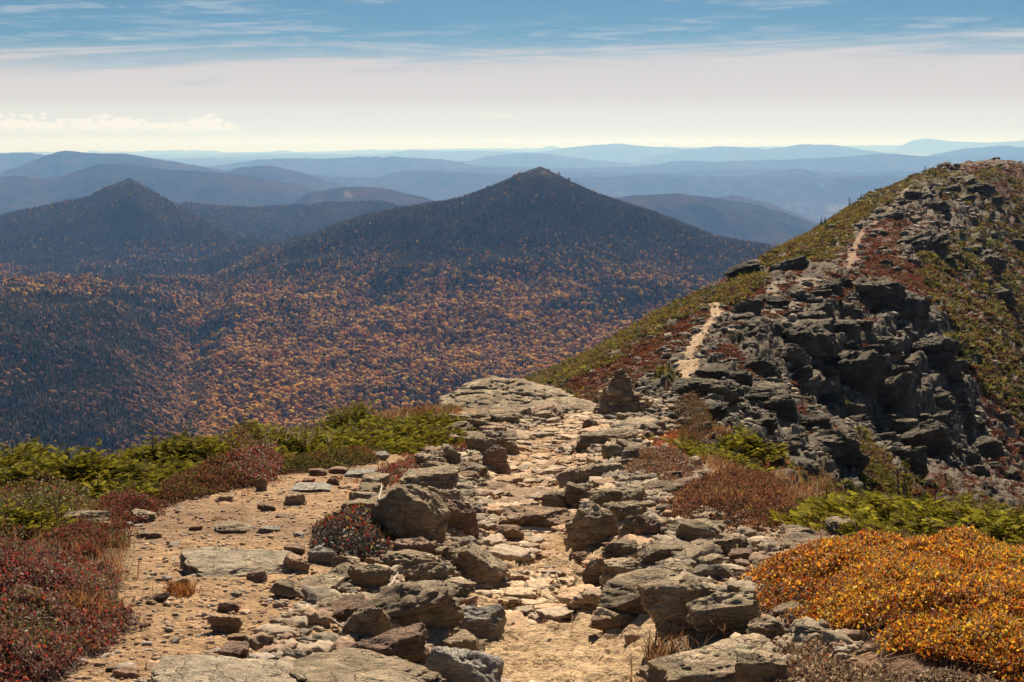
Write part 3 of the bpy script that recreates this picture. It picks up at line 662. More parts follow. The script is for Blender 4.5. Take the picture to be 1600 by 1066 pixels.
# ================================================================== woods on the near mountains
def forest():
    r = np.random.default_rng(11)
    def sample(n, y0, y1, u0, u1):
        # even over the land's area
        y = np.sqrt(r.uniform(y0*y0, y1*y1, n)); u = r.uniform(u0, u1, n); return (u-800)/FPX*y, y
    def keep_visible(x, y, z, tol):
        # leave out trees the near ridge or a nearer slope hides (coarse march towards the eye)
        k = np.ones(len(x), bool)
        for f in np.linspace(.45, .97, 15):
            yy = y*f; m = yy > 1260
            h = np.where(m, MT.at(x*f, np.maximum(yy, 1260)), -9e9); k &= ~(h > z*f+tol)
        return k
    tree_sets = []
    for (n, y0, y1, u0, u1) in ((138000, 1370, 2950, -60, 1330), (16000, 1480, 1960, -60, 330), (46000, 2950, 4260, -60, 1000), (26000, 4280, 5560, 200, 780)):
        x, y = sample(n, y0, y1, u0, u1); z = MTH(x[:, None], y)[:, 0]
        k = keep_visible(x, y, z+14, 8); u, v = proj(x, y, z); k &= v < 830
        k &= ~((y < 2500) & (u > 820+(v-0)*0) & (v > 640))
        tree_sets.append((x[k], y[k], z[k]))
    x = np.concatenate([t[0] for t in tree_sets]); y = np.concatenate([t[1] for t in tree_sets]); z = np.concatenate([t[2] for t in tree_sets])
    u, v = proj(x, y, z)
    n1 = fbm(x/260, y/420, 4, 71.); n2 = fbm(x/70, y/110, 3, 72.)
    # broadleaf share: most low down right of the gully, little near the summits
    p = ss(v, 345, 540)*.90
    p = p*(1-.74*ss(-u-.10*(v-450)+30*n1, -345, -225)*ss(v, 440, 480)) # left of the gully darker
    p = np.where(y > 2950, .03+.55*ss(v, 362, 420)*ss(n1, -.1, .25), p)
    fl = .16+.44*ss(v, 470, 560)*ss(u, 330, 400); p = p*(fl+(1-fl)*ss(n1+.8*n2, -.28, .14))+.004+.02*ss(v, 360, 420)
    gul = ss(-np.abs(u-np.interp(v, [400, 470, 530, 600, 690], [385, 345, 322, 312, 286])-14*n2-22*n1), -30, -4)*ss(v, 440, 480)
    p = p*(1-.45*gul)
    summit = (np.hypot((x-57)/40, (y-2895)/70) < 1) | (np.hypot((x+1090)/70, (y-4185)/70) < 1)
    dec = r.uniform(0, 1, len(x)) < p
    ok = ~(summit & (r.uniform(0, 1, len(x)) < .85)); x, y, z, u, v, dec, n1, n2 = [a[ok] for a in (x, y, z, u, v, dec, n1, n2)]
    print('forest trees', len(x), dec.sum())
    hs = 1-.72*ss(-v, -340, -272)*(y < 3000)-.35*((y > 2950) & (v < 350))
    def out(name, sel, TV, TF, sxy, sz, colf, mat, label, jit=None, smooth=False):
        if not sel.any(): return
        P = np.stack([x[sel], y[sel], z[sel]-1.0], 1); n = len(P)
        a = r.uniform(0, 6.28, n); M = rotz(a)@scl(sxy[sel], sxy[sel]*r.uniform(.85, 1.2, n), sz[sel])
        V, F = batch(TV, TF, P, M); C = colf(sel, n)
        cols = np.repeat(C, len(TV), 0)*np.tile(r.uniform(.75, 1.25, len(TV)), n)[:, None]
        return tag(link(name, mesh_np(name, V, F, smooth, np.clip(cols, .004, .9)), mat), label, kind='stuff')
    ml = mat_leaf('woodland_leaves', .30, .9, .05); mc = mat_leaf('spruce_needles_far', .08, .95, .05)
    # broadleaf crowns: lumpy, three shapes
    def crown(sub, seed):
        V, F = ICO[sub]; q = 1+.45*perlin(V[:, 0]*2.1+seed, V[:, 1]*2.1, V[:, 2]*2.1)+.34*perlin(V[:, 0]*5+seed, V[:, 1]*5, V[:, 2]*5)
        V = V*q[:, None]; V = V.copy(); V[:, 2] = V[:, 2]*.62+1.0; V[:, :2] *= .5
        return V, F
    def coneT(k, tiers):
        V = []; F = []
        for t in range(tiers):
            z0 = .08+.78*t/tiers; z1 = min(1.0, z0+1.15/tiers*1.0) if t < tiers-1 else 1.0; rr = .5*(1-t/tiers*.85)
            b = len(V)
            for i in range(k):
                a = 6.283*i/k+t*.5; V.append((rr*math.cos(a)*(1+.25*math.sin(3*i+t)), rr*math.sin(a), z0-.02*(i % 2)))
            V.append((0, 0, z1))
            for i in range(k): F.append((b+i, b+(i+1) % k, b+k))
        return np.array(V), np.array(F)
    def cdec(sel, n):
        t = r.uniform(0, 1, n)[:, None]
        a = np.array([.62, .30, .040]); b = np.array([.55, .20, .035]); c = np.array([.27, .13, .045]); d = np.array([.72, .43, .05])
        C = np.where(t < .35, a, np.where(t < .55, b, np.where(t < .85, c, d)))
        lf = (ss(-u[sel]+30*n1[sel], -345, -230)*ss(v[sel], 470, 520))[:, None]; C = C*(1-lf)+np.array([.26, .12, .05])*lf
        return C*r.uniform(.5, 1.25, n)[:, None]
    def ccon(sel, n):
        t = r.uniform(0, 1, n)[:, None]
        return np.where(t < .86, np.array([.026, .031, .015]), np.array([.11, .065, .04]))*r.uniform(.6, 1.5, n)[:, None]
    rnd = r.integers(0, 3, len(x)); size = r.uniform(.55, 1.3, len(x))
    near = y < 2400
    for k in range(3):
        s = dec & (rnd == k) & near; TV, TF = crown(1, k*7.3); out('autumn_wood', s, TV, TF, 6.6*size, 6.0*size, cdec, ml, 'autumn broadleaf wood low on the near mountain, orange and tan crowns, stretch %s' % 'abc'[k] if 0 else 'orange and tan autumn wood on the lower slope of the near mountain')
    s = dec & ~near; TV, TF = crown(0, 3.3); out('autumn_wood', s, TV, TF, 5.2*size, 5.0*size, cdec, ml, 'sparse orange autumn trees high on the mountain sides')
    s = ~dec & near; TV, TF = coneT(6, 3); out('spruce_wood', s, TV, TF, 5.4*size*hs, 12.0*size*hs, ccon, mc, 'dark spruce wood on the lower slope of the near mountain')
    s = ~dec & ~near; TV, TF = coneT(5, 2); out('spruce_wood', s, TV, TF, 5.6*size*hs, 9.5*size*hs, ccon, mc, 'dark spruce wood on the upper slopes of the two cone-shaped mountains')
forest()
# ================================================================== rocks
M_ROCK = mat_rock('schist', (.37,.272,.170), (.60,.47,.31), (.16,.115,.075), (.29,.285,.15), .42, 1.3)
M_TAN = mat_rock('tan_stone', (.45,.29,.175), (.62,.45,.29), (.27,.165,.10), (.27,.24,.17), .35, 1.6)
M_PALE = mat_rock('pale_granite', (.42,.38,.32), (.55,.50,.42), (.22,.19,.16), (.33,.33,.22), .5, 1.4)
M_BED = mat_rock('pale_bedrock', (.38,.30,.21), (.50,.41,.29), (.20,.155,.11), (.27,.27,.17), .5, 1.6)
M_LEDGE = mat_rock('ledge_rock', (.165,.130,.088), (.36,.29,.195), (.06,.046,.032), (.15,.145,.075), .45, .28, .85, 1.25)
M_RED = mat_rock('rust_stone', (.34,.21,.14), (.48,.33,.23), (.18,.11,.075), (.22,.19,.14), .3, 1.5)
def rock_np(seed, sub=3, flat=.5, boxy=.6, strata=.06, rough=.06, n_pl=12, tilt=.25, layers=5):
    """unit rock (about 1 wide, 1 deep, 1*flat high) cut by planes, bedded in tilted layers"""
    r = np.random.default_rng(seed); V, F = ICO[sub]
    Nn = r.normal(size=(n_pl, 3)); Nn /= np.linalg.norm(Nn, axis=1)[:, None]; D = r.uniform(.72, 1.0, n_pl)
    B = np.array([(1,0,0),(-1,0,0),(0,1,0),(0,-1,0),(0,0,1),(0,0,-1)], float)+r.normal(size=(6, 3))*.16
    B /= np.linalg.norm(B, axis=1)[:, None]; DB = r.uniform(.62, .8, 6)+(1-boxy)*.25
    Nn = np.vstack([Nn, B]); D = np.concatenate([D, DB])
    q = np.maximum(V@Nn.T, 0)/D[None]; p = 34.0
    rad = (q**p).sum(1)**(-1/p); P = V*rad[:, None]*.68
    P = P*np.array([1, 1, 1.0])
    if strata > 0:
        ax = np.array([r.normal()*tilt, r.normal()*tilt, 1.0]); ax /= np.linalg.norm(ax)
        s = (P@ax+.05*perlin(P[:, 0]*3+seed, P[:, 1]*3, P[:, 2]*3))*layers*1.0
        k = np.floor(s).astype(int); f = s-k; inset = r.uniform(-1, 1, 64)
        e = inset[k & 63]*strata*1.3; e2 = inset[(k+1) & 63]*strata*1.3; w = ss(f, .72, 1.0)
        groove = -strata*.9*ss(-np.abs(f-.86), -.14, 0)
        rr = np.linalg.norm(P[:, :2], axis=1)+1e-6; off = e*(1-w)+e2*w+groove
        off = off*ss(rr, .1, .4); P = P+np.stack([P[:, 0]/rr*off, P[:, 1]/rr*off, 0*off], 1)
    rough = rough*1.25
    d = rough*fbm(P[:, 0]*3.2+seed*.77, P[:, 1]*3.2, 5 if sub > 2 else 2, 1.0, .66, z=P[:, 2]*5.5)
    P = P+V*d[:, None]*1.5
    cr = np.abs(perlin(P[:, 0]*2.4+seed*.31, P[:, 1]*2.4, P[:, 2]*2.4)); P = P-V*(.05*ss(-cr, -.05, 0))[:, None]*(sub > 2)
    mn = P.min(0); mx = P.max(0); P = (P-(mn+mx)/2)/(mx-mn); P[:, 2] *= flat
    return P, F
ROCKN = [0]
GRP_ROCKS = {}
def place_rock(x, y, z, w, d, h, yaw, mat, seed, sub=3, name='rock', pitch=0.0, roll=0.0, sink=.25, flatness=1.0, **kw):
    P, F = rock_np(seed, sub, 1.0, **kw)
    P = P*np.array([w, d, h]); zmin = P[:, 2].min()
    M = (rotz(np.array([yaw]))@roty(np.array([pitch]))@rotx(np.array([roll])))[0]
    P = P@M.T
    me = mesh_np(name, P, F, True); me.set_sharp_from_angle(angle=R(38))
    o = link(name, me, mat, None, (x, y, z+h*(.5-sink)))
    return o
MATS = {'g': M_ROCK, 't': M_TAN, 'p': M_PALE, 'r': M_RED, 'l': M_LEDGE, 'b': M_BED}
# hand-placed rocks: photo pixel of the base centre (u, v), apparent width, height in px, material, tilt, label
HERO = [
# bottom left wall of the path
 (560,1095,230,75,'g',0,'long low grey boulder at the bottom edge left of the path','boulder'),
 (612,1040,105,62,'r',-.15,'brown layered boulder beside the pale granite block near the bottom edge','boulder'),
 (712,1075,125,95,'p',.18,'pale speckled granite block at the bottom beside the path','boulder'),
 (695,1100,95,60,'g',0,'mossy rounded boulder at the bottom edge below the pale granite block','boulder'),
 (740,975,85,62,'p',.1,'light grey flat-topped block beside the path above the pale granite block','boulder'),
 (640,985,150,85,'g',-.45,'big lichen-green wedge boulder leaning left of the path','boulder'),
 (575,1005,70,60,'g',-.7,'dark tilted slab on the left flank of the green wedge boulder','boulder'),
 (718,895,62,40,'t',.3,'flat tan slab lying on the wall top left of the path','stone'),
 (745,905,95,55,'g',.55,'long dark slab sloping down to the path behind the flat tan slab','boulder'),
 (700,935,75,35,'g',.1,'brown lumpy rock below the flat tan slab','rock'),
 (665,925,70,48,'g',0,'dark lumpy rock between the wedge boulder and the tan slab','rock'),
 (640,905,85,45,'g',.05,'rough dark boulder left of the flat tan slab','boulder'),
 (578,920,62,42,'g',-.1,'grey rough rock at the left foot of the wall','rock'),
 (552,937,17,14,'p',0,'small white stone at the left foot of the wall','stone'),
 (541,897,44,32,'t',0,'tan knobbly rock beside the rounded grey cobble','rock'),
 (502,880,42,30,'p',0,'rounded grey cobble below the red-leaved bush','stone'),
 (588,890,36,20,'t',.2,'flat tan rock below the dark bush','rock'),
 (612,893,36,22,'r',.2,'flat rust-brown rock touching the flat tan rock below the bush','rock'),
 (648,885,62,42,'r',.1,'rust-brown boulder below the biggest grey boulder','boulder'),
 (640,856,114,98,'g',.1,'biggest grey boulder of the path wall, rounded and dark','boulder'),
 (592,815,26,26,'g',0,'round knobbly rock perched above the red-leaved bush','rock'),
 (712,845,62,58,'r',0,'rounded brown boulder at the path edge beside the biggest grey boulder','boulder'),
 (678,838,40,60,'g',.4,'narrow upright rock between the biggest boulder and the brown boulder','rock'),
 (672,775,95,42,'g',.05,'dark boulder on the wall just behind the biggest boulder','boulder'),
 (625,790,80,36,'g',-.05,'low broad rock left behind the biggest boulder','boulder'),
 (560,800,50,22,'g',0,'low dark rock at the left end of the wall behind the bush','rock'),
 (703,790,40,26,'g',.1,'small dark rock where the wall meets the pale path slabs','rock'),
 (655,765,60,28,'g',0,'mossy flat rock at the back of the left wall','rock'),
 (688,752,62,34,'g',.1,'blocky rock on the wall below the upright cube','boulder'),
 (705,735,42,36,'g',.3,'leaning dark stone in the middle of the left wall','rock'),
 (728,748,60,30,'g',.1,'smooth grey rock sloping to the path','boulder'),
 (672,735,46,28,'g',0,'rounded dark stone at the outer side of the left wall','rock'),
 (775,733,44,45,'r',0,'cube-shaped brown boulder standing at the path edge','boulder'),
 (752,712,46,34,'g',0,'greenish boulder behind the cube-shaped brown one','boulder'),
 (782,700,46,36,'g',.1,'tall grey boulder between the two upright blocks','boulder'),
 (800,706,24,24,'g',0,'black-faced square block at the path edge below the big outcrop','rock'),
 (735,700,50,24,'g',0,'flat-topped rock in the upper left wall','rock'),
 (715,688,44,28,'g',-.4,'slab leaning left in the upper left wall','rock'),
 (745,680,36,24,'g',.2,'pointed stone in the upper left wall','rock'),
 (700,700,40,20,'t',0,'low tan rock beside the red heath in the upper left wall','rock'),
 (770,683,40,18,'t',0,'flat brown slab at the head of the upper left wall','rock'),
 (803,680,50,16,'r',0,'long brown slab lying under the big outcrop','rock'),
# path steps
 (838,822,112,42,'t',.02,'wide layered step rock across the middle of the path','boulder'),
 (797,838,42,26,'t',0,'brown block at the left end of the layered path step','rock'),
 (905,838,42,30,'t',-.1,'block with white patches on the right edge of the path step','rock'),
 (913,858,36,18,'t',0,'flat stone below the block on the right path edge','stone'),
 (800,788,62,18,'t',0,'low pale riser above the layered path step','rock'),
 (835,775,75,18,'t',0,'broad pale slab across the path above the riser','rock'),
 (905,690,48,16,'r',0,'long brown block lying at the top of the path','rock'),
 (875,722,40,10,'t',0,'thin flat stone in the rubble at the upper path','stone'),
 (770,760,85,12,'t',.02,'pale smooth slab in the left half of the path','rock'),
 (955,965,60,26,'t',0,'low crumbling brown ledge at the right edge of the bright path floor','rock'),
 (988,980,22,16,'r',0,'small orange-brown cube at the foot of the right wall','stone'),
 (865,905,20,8,'t',0,'thin pale stone in the middle of the path rubble','stone'),
# right wall
 (1070,985,122,95,'g',-.05,'big pale-topped block overhanging the right side of the path','boulder'),
 (1135,995,105,78,'g',-.2,'greenish layered block beside the overhanging block','boulder'),
 (1010,940,130,62,'g',-.25,'broad smooth grey slab behind the overhanging block','boulder'),
 (1120,1065,215,90,'g',-.22,'huge mossy slab at the bottom right of the path','boulder'),
 (1100,1015,130,40,'g',-.3,'long narrow slab between the mossy slab and the layered block','boulder'),
 (1200,1005,60,38,'g',-.1,'greenish flat rock right of the layered block','rock'),
 (1195,1070,75,60,'g',0,'dark rough rock at the bottom right of the mossy slab','boulder'),
 (1110,1110,200,60,'g',0,'low grey slab cut by the bottom edge right of the path','boulder'),
 (1285,1010,80,30,'g',.1,'low lichened slab below the orange bush','boulder'),
 (1060,905,50,24,'g',0,'rounded dark rock lying on the broad smooth slab','rock'),
 (1110,905,52,34,'g',.1,'wedge of dark rock at the right end of the smooth slab','rock'),
 (1122,878,58,36,'g',-.15,'grooved dark boulder beside the gravel near the orange bush','boulder'),
 (1045,875,78,34,'g',-.15,'long black-edged rock above the smooth slab','boulder'),
 (972,900,65,40,'g',-.1,'dark rounded boulder at the path edge left of the smooth slab','boulder'),
 (930,905,36,52,'g',.1,'dark block standing at the path edge by the worn hollow','boulder'),
 (975,868,66,34,'g',0,'speckled grey rock above the dark rounded boulder','boulder'),
 (1020,862,30,18,'r',-.2,'small reddish slab between the grey rocks of the right wall','stone'),
 (1010,845,42,44,'r',-.1,'upright rust-coloured rock in the right wall','rock'),
 (990,838,36,38,'g',.1,'dark upright rock next to the rust-coloured one','rock'),
 (1072,840,58,20,'g',0,'low grey rock at the back of the right wall','rock'),
 (1100,862,56,18,'g',0,'flat speckled rock near the gravel right of the wall','rock'),
 (930,842,70,72,'g',0,'tall dark boulder in the middle of the right wall','boulder'),
 (975,815,70,40,'g',-.1,'grey rock leaning on the tall dark boulder','boulder'),
 (868,792,44,40,'g',.15,'dark boulder jutting into the path from the right','boulder'),
 (905,782,46,36,'g',.3,'smooth greenish wedge behind the jutting boulder','boulder'),
 (955,785,60,32,'g',0,'mossy green lumpy rock in the right wall','boulder'),
 (990,780,34,22,'g',0,'small rounded rock right of the mossy green one','rock'),
 (905,750,60,36,'g',-.35,'ribbed rock leaning left in the right wall','boulder'),
 (945,742,60,28,'g',0,'broad lichened slab in the upper right wall','boulder'),
 (920,760,28,20,'g',0,'small brown rock at the foot of the ribbed rock','rock'),
 (930,700,60,32,'g',-.1,'grey boulder in the upper right wall','boulder'),
 (957,722,34,28,'g',.3,'dark angular block in the upper right wall','rock'),
 (985,728,32,26,'g',0,'blocky grey stone at the end of the upper right wall','rock'),
 (965,692,62,22,'g',-.1,'low layered ledge below the cairn','boulder'),
 (1000,672,60,20,'g',-.1,'layered grey ledge right below the cairn','boulder'),
 (922,668,22,20,'r',0,'lone rounded stone left of the cairn','stone'),
 (1037,708,14,12,'p',0,'small round pale stone beside the orange heath patch','stone'),
# gravel patch on the left
 (362,902,172,44,'b',.03,'wide low pale bedrock hump in the middle of the gravel','boulder'),
 (345,1085,235,44,'b',.02,'long flat pale slab at the bottom left','boulder'),
 (352,990,46,30,'t',0,'squarish brown stone standing alone in the gravel','stone'),
 (355,958,32,17,'r',0,'small dark stone just behind the squarish brown one','stone'),
 (400,910,30,20,'r',0,'cube of brown stone on the near edge of the pale hump','stone'),
 (463,895,40,24,'t',.3,'brown stone with a dark face right of the pale hump','stone'),
 (458,870,32,18,'r',0,'dark rock behind the right end of the pale hump','stone'),
 (323,884,17,9,'r',0,'small brown stone lying on the pale hump','stone'),
 (368,1008,26,14,'t',.2,'small triangular tan stone near the bottom','stone'),
 (245,948,36,14,'r',-.4,'dark sliver of rock at the edge of the red bush','stone'),
 (278,925,34,18,'t',-.3,'pale tilted flake at the left foot of the hump','stone'),
 (132,838,66,30,'g',-.1,'dark grey boulder at the tip of the red bush','boulder'),
 (160,840,28,16,'t',0,'brown stone touching the dark grey boulder by the red bush','stone'),
 (218,818,44,20,'g',0,'grey lichened stone in the left gravel','stone'),
 (225,845,30,12,'g',0,'flat grey stone below the lichened one in the left gravel','stone'),
 (240,847,24,10,'t',0,'rounded orange-tan stone in the left gravel','stone'),
 (172,870,22,14,'r',0,'small dark stone at the right edge of the red bush','stone'),
 (408,772,16,20,'g',0,'dark upright stone like a stump at the back of the gravel','stone'),
 (350,786,26,13,'t',0,'tan stone at the back of the gravel','stone'),
 (460,792,32,20,'t',0,'two-layered brown rock in the upper gravel','stone'),
 (416,800,28,14,'r',.2,'brown wedge-shaped stone in the upper gravel','stone'),
 (520,762,18,14,'r',0,'dark square stone near the top of the gravel','stone'),
 (496,746,26,13,'r',0,'brown angular stone at the top of the gravel','stone'),
 (562,748,50,16,'p',-.1,'pale flat slab at the top of the gravel','rock'),
 (485,772,56,16,'p',0,'broad pale slab in the upper gravel','rock'),
 (528,742,30,12,'r',0,'low dark stone left of the pale flat slab','stone'),
 (590,722,34,14,'p',0,'pale stone by the green dwarf spruce','rock'),
 (418,835,34,12,'p',0,'thin pale slab in the middle of the gravel','stone'),
 (360,835,60,18,'g',0,'low weathered slab above the pale hump','rock'),
 (505,957,34,14,'t',0,'flat tan stone near the foot of the wedge boulder','stone'),
 (533,955,26,18,'g',0,'small mossy rock at the foot of the wedge boulder','stone'),
 (440,810,24,7,'r',0,'dark flake of stone in the upper gravel','stone'),
 (285,1045,22,12,'t',0,'small stone beside the long slab at the bottom left','stone'),
 (178,1055,26,9,'g',0,'tiny grey flake at the bottom left','stone'),
]
def hero_rocks():
    for i, (u, v, w, h, mk, tilt, label, nm) in enumerate(HERO):
        q = hit(min(max(u, -50), 1650), v-2)
        if q is None: print('no hit', label); continue
        x, y, z = q; (gz, _) = ground(x, y); z = gz[0]
        s = y/FPX; W = w*s*1.06; slab = h/w < .34
        dep = W*(.62 if not slab else .75)
        H = h*s*1.05-.30*dep*.8
        H = max(H, .22*W if not slab else .12*W)*1.30
        r = np.random.default_rng(900+i)
        o = place_rock(x, y+dep*.42, z, W*1.12, dep*1.25, H*1.15, r.uniform(-.25, .25), MATS[mk], 50+i, 4 if w > 34 else 3, nm, pitch=tilt*.8, roll=r.uniform(-.08, .08),
            sink=.55 if mk == 'b' else .28, boxy=r.uniform(.3, .9), strata=.05 if mk in 'gtr' else .012, rough=.07, layers=r.integers(4, 8))
        tag(o, label, nm)
hero_rocks()

# ---- big outcrop at the turn of the path, cairn, perched block
def outcrop(name, u, v, Y, w, h, dep, seed, label, cat, pitch=0, yaw=0, mat=None, z0=None, parts=()):
    """bedrock hump: main mass plus overlapping layered sheets, one mesh"""
    x, y, z = unproj(u, v, Y); s = Y/FPX; r = np.random.default_rng(seed)
    Vs = []; Fs = []; nb = 0
    lay = [(0, 0, 0, w, dep, h)]+list(parts)
    for k, (du, dy_, dv, ww, dd, hh) in enumerate(lay):
        P, F = rock_np(seed*10+k, 5 if k == 0 else 4, 1.0, boxy=.3, strata=.10, rough=.11, layers=8, tilt=.15)
        P[:, 2] = np.where(P[:, 2] > 0, P[:, 2]*np.clip(1.05-2.6*(P[:, 0]**2+P[:, 1]**2), .25, 1), P[:, 2]); P = P*np.array([ww*s*1.1, dd*1.1, hh*s*1.15]); M = (rotz(np.array([yaw+r.normal()*.15]))@roty(np.array([pitch])))[0]
        P = P@M.T+np.array([du*s, dy_, -dv*s]); Vs.append(P); Fs.append(F+nb); nb += len(P)
    me = mesh_np(name, np.vstack(Vs), np.vstack(Fs), True); me.set_sharp_from_angle(angle=R(38))
    o = link(name, me, mat or M_ROCK, None, (x, y+dep*.35, z)); tag(o, label, cat); return o
outcrop('outcrop', 790, 650, 36.5, 205, 86, 3.4, 301, 'great whaleback outcrop of grey bedrock where the path turns', 'outcrop', .03, 0, None,
        parts=[(30, .9, -14, 150, 2.4, 34), (90, -.4, 4, 130, 2.2, 44), (-60, .6, 8, 100, 2.0, 34), (120, -1.1, 12, 90, 1.6, 30), (50, .2, -8, 120, 2, 30), (-20, -.3, -6, 110, 1.6, 34), (75, .5, -2, 110, 1.5, 26), (-75, -.5, 14, 70, 1.4, 26), (10, -1.2, 16, 80, 1.2, 22)])
outcrop('outcrop', 1165, 424, 126, 62, 26, 2.4, 302, 'square-cut block perched on the skyline left of the knoll', 'outcrop', -.28, .1, M_LEDGE)
def cairn(name, x, y, z, H, W, n, seed, label, big=True):
    e = empty(name, (x, y, z)); tag(e, label, 'cairn'); r = np.random.default_rng(seed)
    lv = 0.0; k = 0
    while lv < H:
        t = lv/H; rad = W*.5*(1-t)**.9+.015*H; sz = W*.30*(1-.5*t); m = max(1, int(2*math.pi*rad/(sz*.9)))
        for j in range(m):
            a = 6.283*j/m+r.uniform(0, .5)+lv*9; rr = rad*r.uniform(.65, .95) if m > 1 else 0
            P, F = rock_np(seed+k*3, 2, 1.0, strata=0, rough=.06, boxy=.5)
            P = P*np.array([sz*r.uniform(1.0, 1.6), sz*r.uniform(.9, 1.2), sz*r.uniform(.5, .8)])*1.35
            M = (rotz(r.uniform(0, 6.28, 1))@roty(r.normal(size=1)*.25))[0]
            link('cairn_stone', mesh_np('cairn_stone', P@M.T, F), (M_ROCK, M_RED)[k % 3 == 2], e, (rr*math.cos(a), rr*math.sin(a), lv+sz*.3)); k += 1
            if k >= n: break
        lv += sz*.52
        if k >= n: break
    # core
    P, F = rock_np(seed+99, 2, 1.0, strata=0, rough=.05); P = P*np.array([W*.34, W*.34, H*.5])
    link('cairn_core', mesh_np('cairn_core', P, F), M_ROCK, e, (0, 0, H*.32)); return e
q = unproj(968, 652, 35.5); gz, _ = ground(q[0], q[1]); cairn('cairn', q[0], q[1], gz[0]-.05, 1.15, 1.05, 95, 500, 'stacked stone cairn with a pointed top beside the path')
q = unproj(1005, 645, 36.5); gz, _ = ground(q[0], q[1]); cairn('cairn', q[0], q[1], gz[0]-.05, .62, .95, 50, 700, 'low spilled stone pile against the right side of the big cairn')
for (u, v, Y, H, lab) in ((1477, 263, 268, 1.8, 'tiny cairn on the skyline at the left shoulder of the far summit'), (1552, 254, 305, 1.6, 'tiny cairn on the skyline near the highest point of the far summit'),
        (1474, 285, 235, 2.2, 'dark cairn standing below the far summit beside the upper path'), (1407, 305, 222, 1.6, 'small cairn where the upper path turns below the summit')):
    x, y, z = unproj(u, v, Y); gz, _ = ground(x, y); cairn('cairn', x, y, gz[0]-.1, H, H*.9, 26, int(Y*3), lab)

_t0 = time.time()
ORD = ['largest', 'second largest', 'third largest', 'fourth largest', 'fifth largest', 'sixth largest', 'seventh largest', 'eighth largest', 'ninth largest', 'tenth largest', 'eleventh largest', 'twelfth largest', 'thirteenth largest', 'fourteenth largest', 'fifteenth largest', 'sixteenth largest', 'seventeenth largest', 'eighteenth largest', 'nineteenth largest', 'smallest']
def relabel(items, noun, rows, cols_, place):
    """items: (object, a, b, size); rows, cols_ : place words along b and a"""
    if not items: return
    A_ = np.array([i[1] for i in items]); B_ = np.array([i[2] for i in items]); cells = {}
    for it in items:
        ia = min(int((it[1]-A_.min())/(np.ptp(A_)+1e-6)*len(cols_)), len(cols_)-1); ib = min(int((it[2]-B_.min())/(np.ptp(B_)+1e-6)*len(rows)), len(rows)-1)
        cells.setdefault((ib, ia), []).append(it)
    for (ib, ia), l in cells.items():
        l.sort(key=lambda q: -q[3])
        for k, q in enumerate(l):
            w = ('only' if len(l) == 1 else ORD[min(k, 19)])
            where = (rows[ib]+' '+cols_[ia]).strip()
            q[0]['label'] = ' '.join(f"{w} {noun} {where} {place}".split())
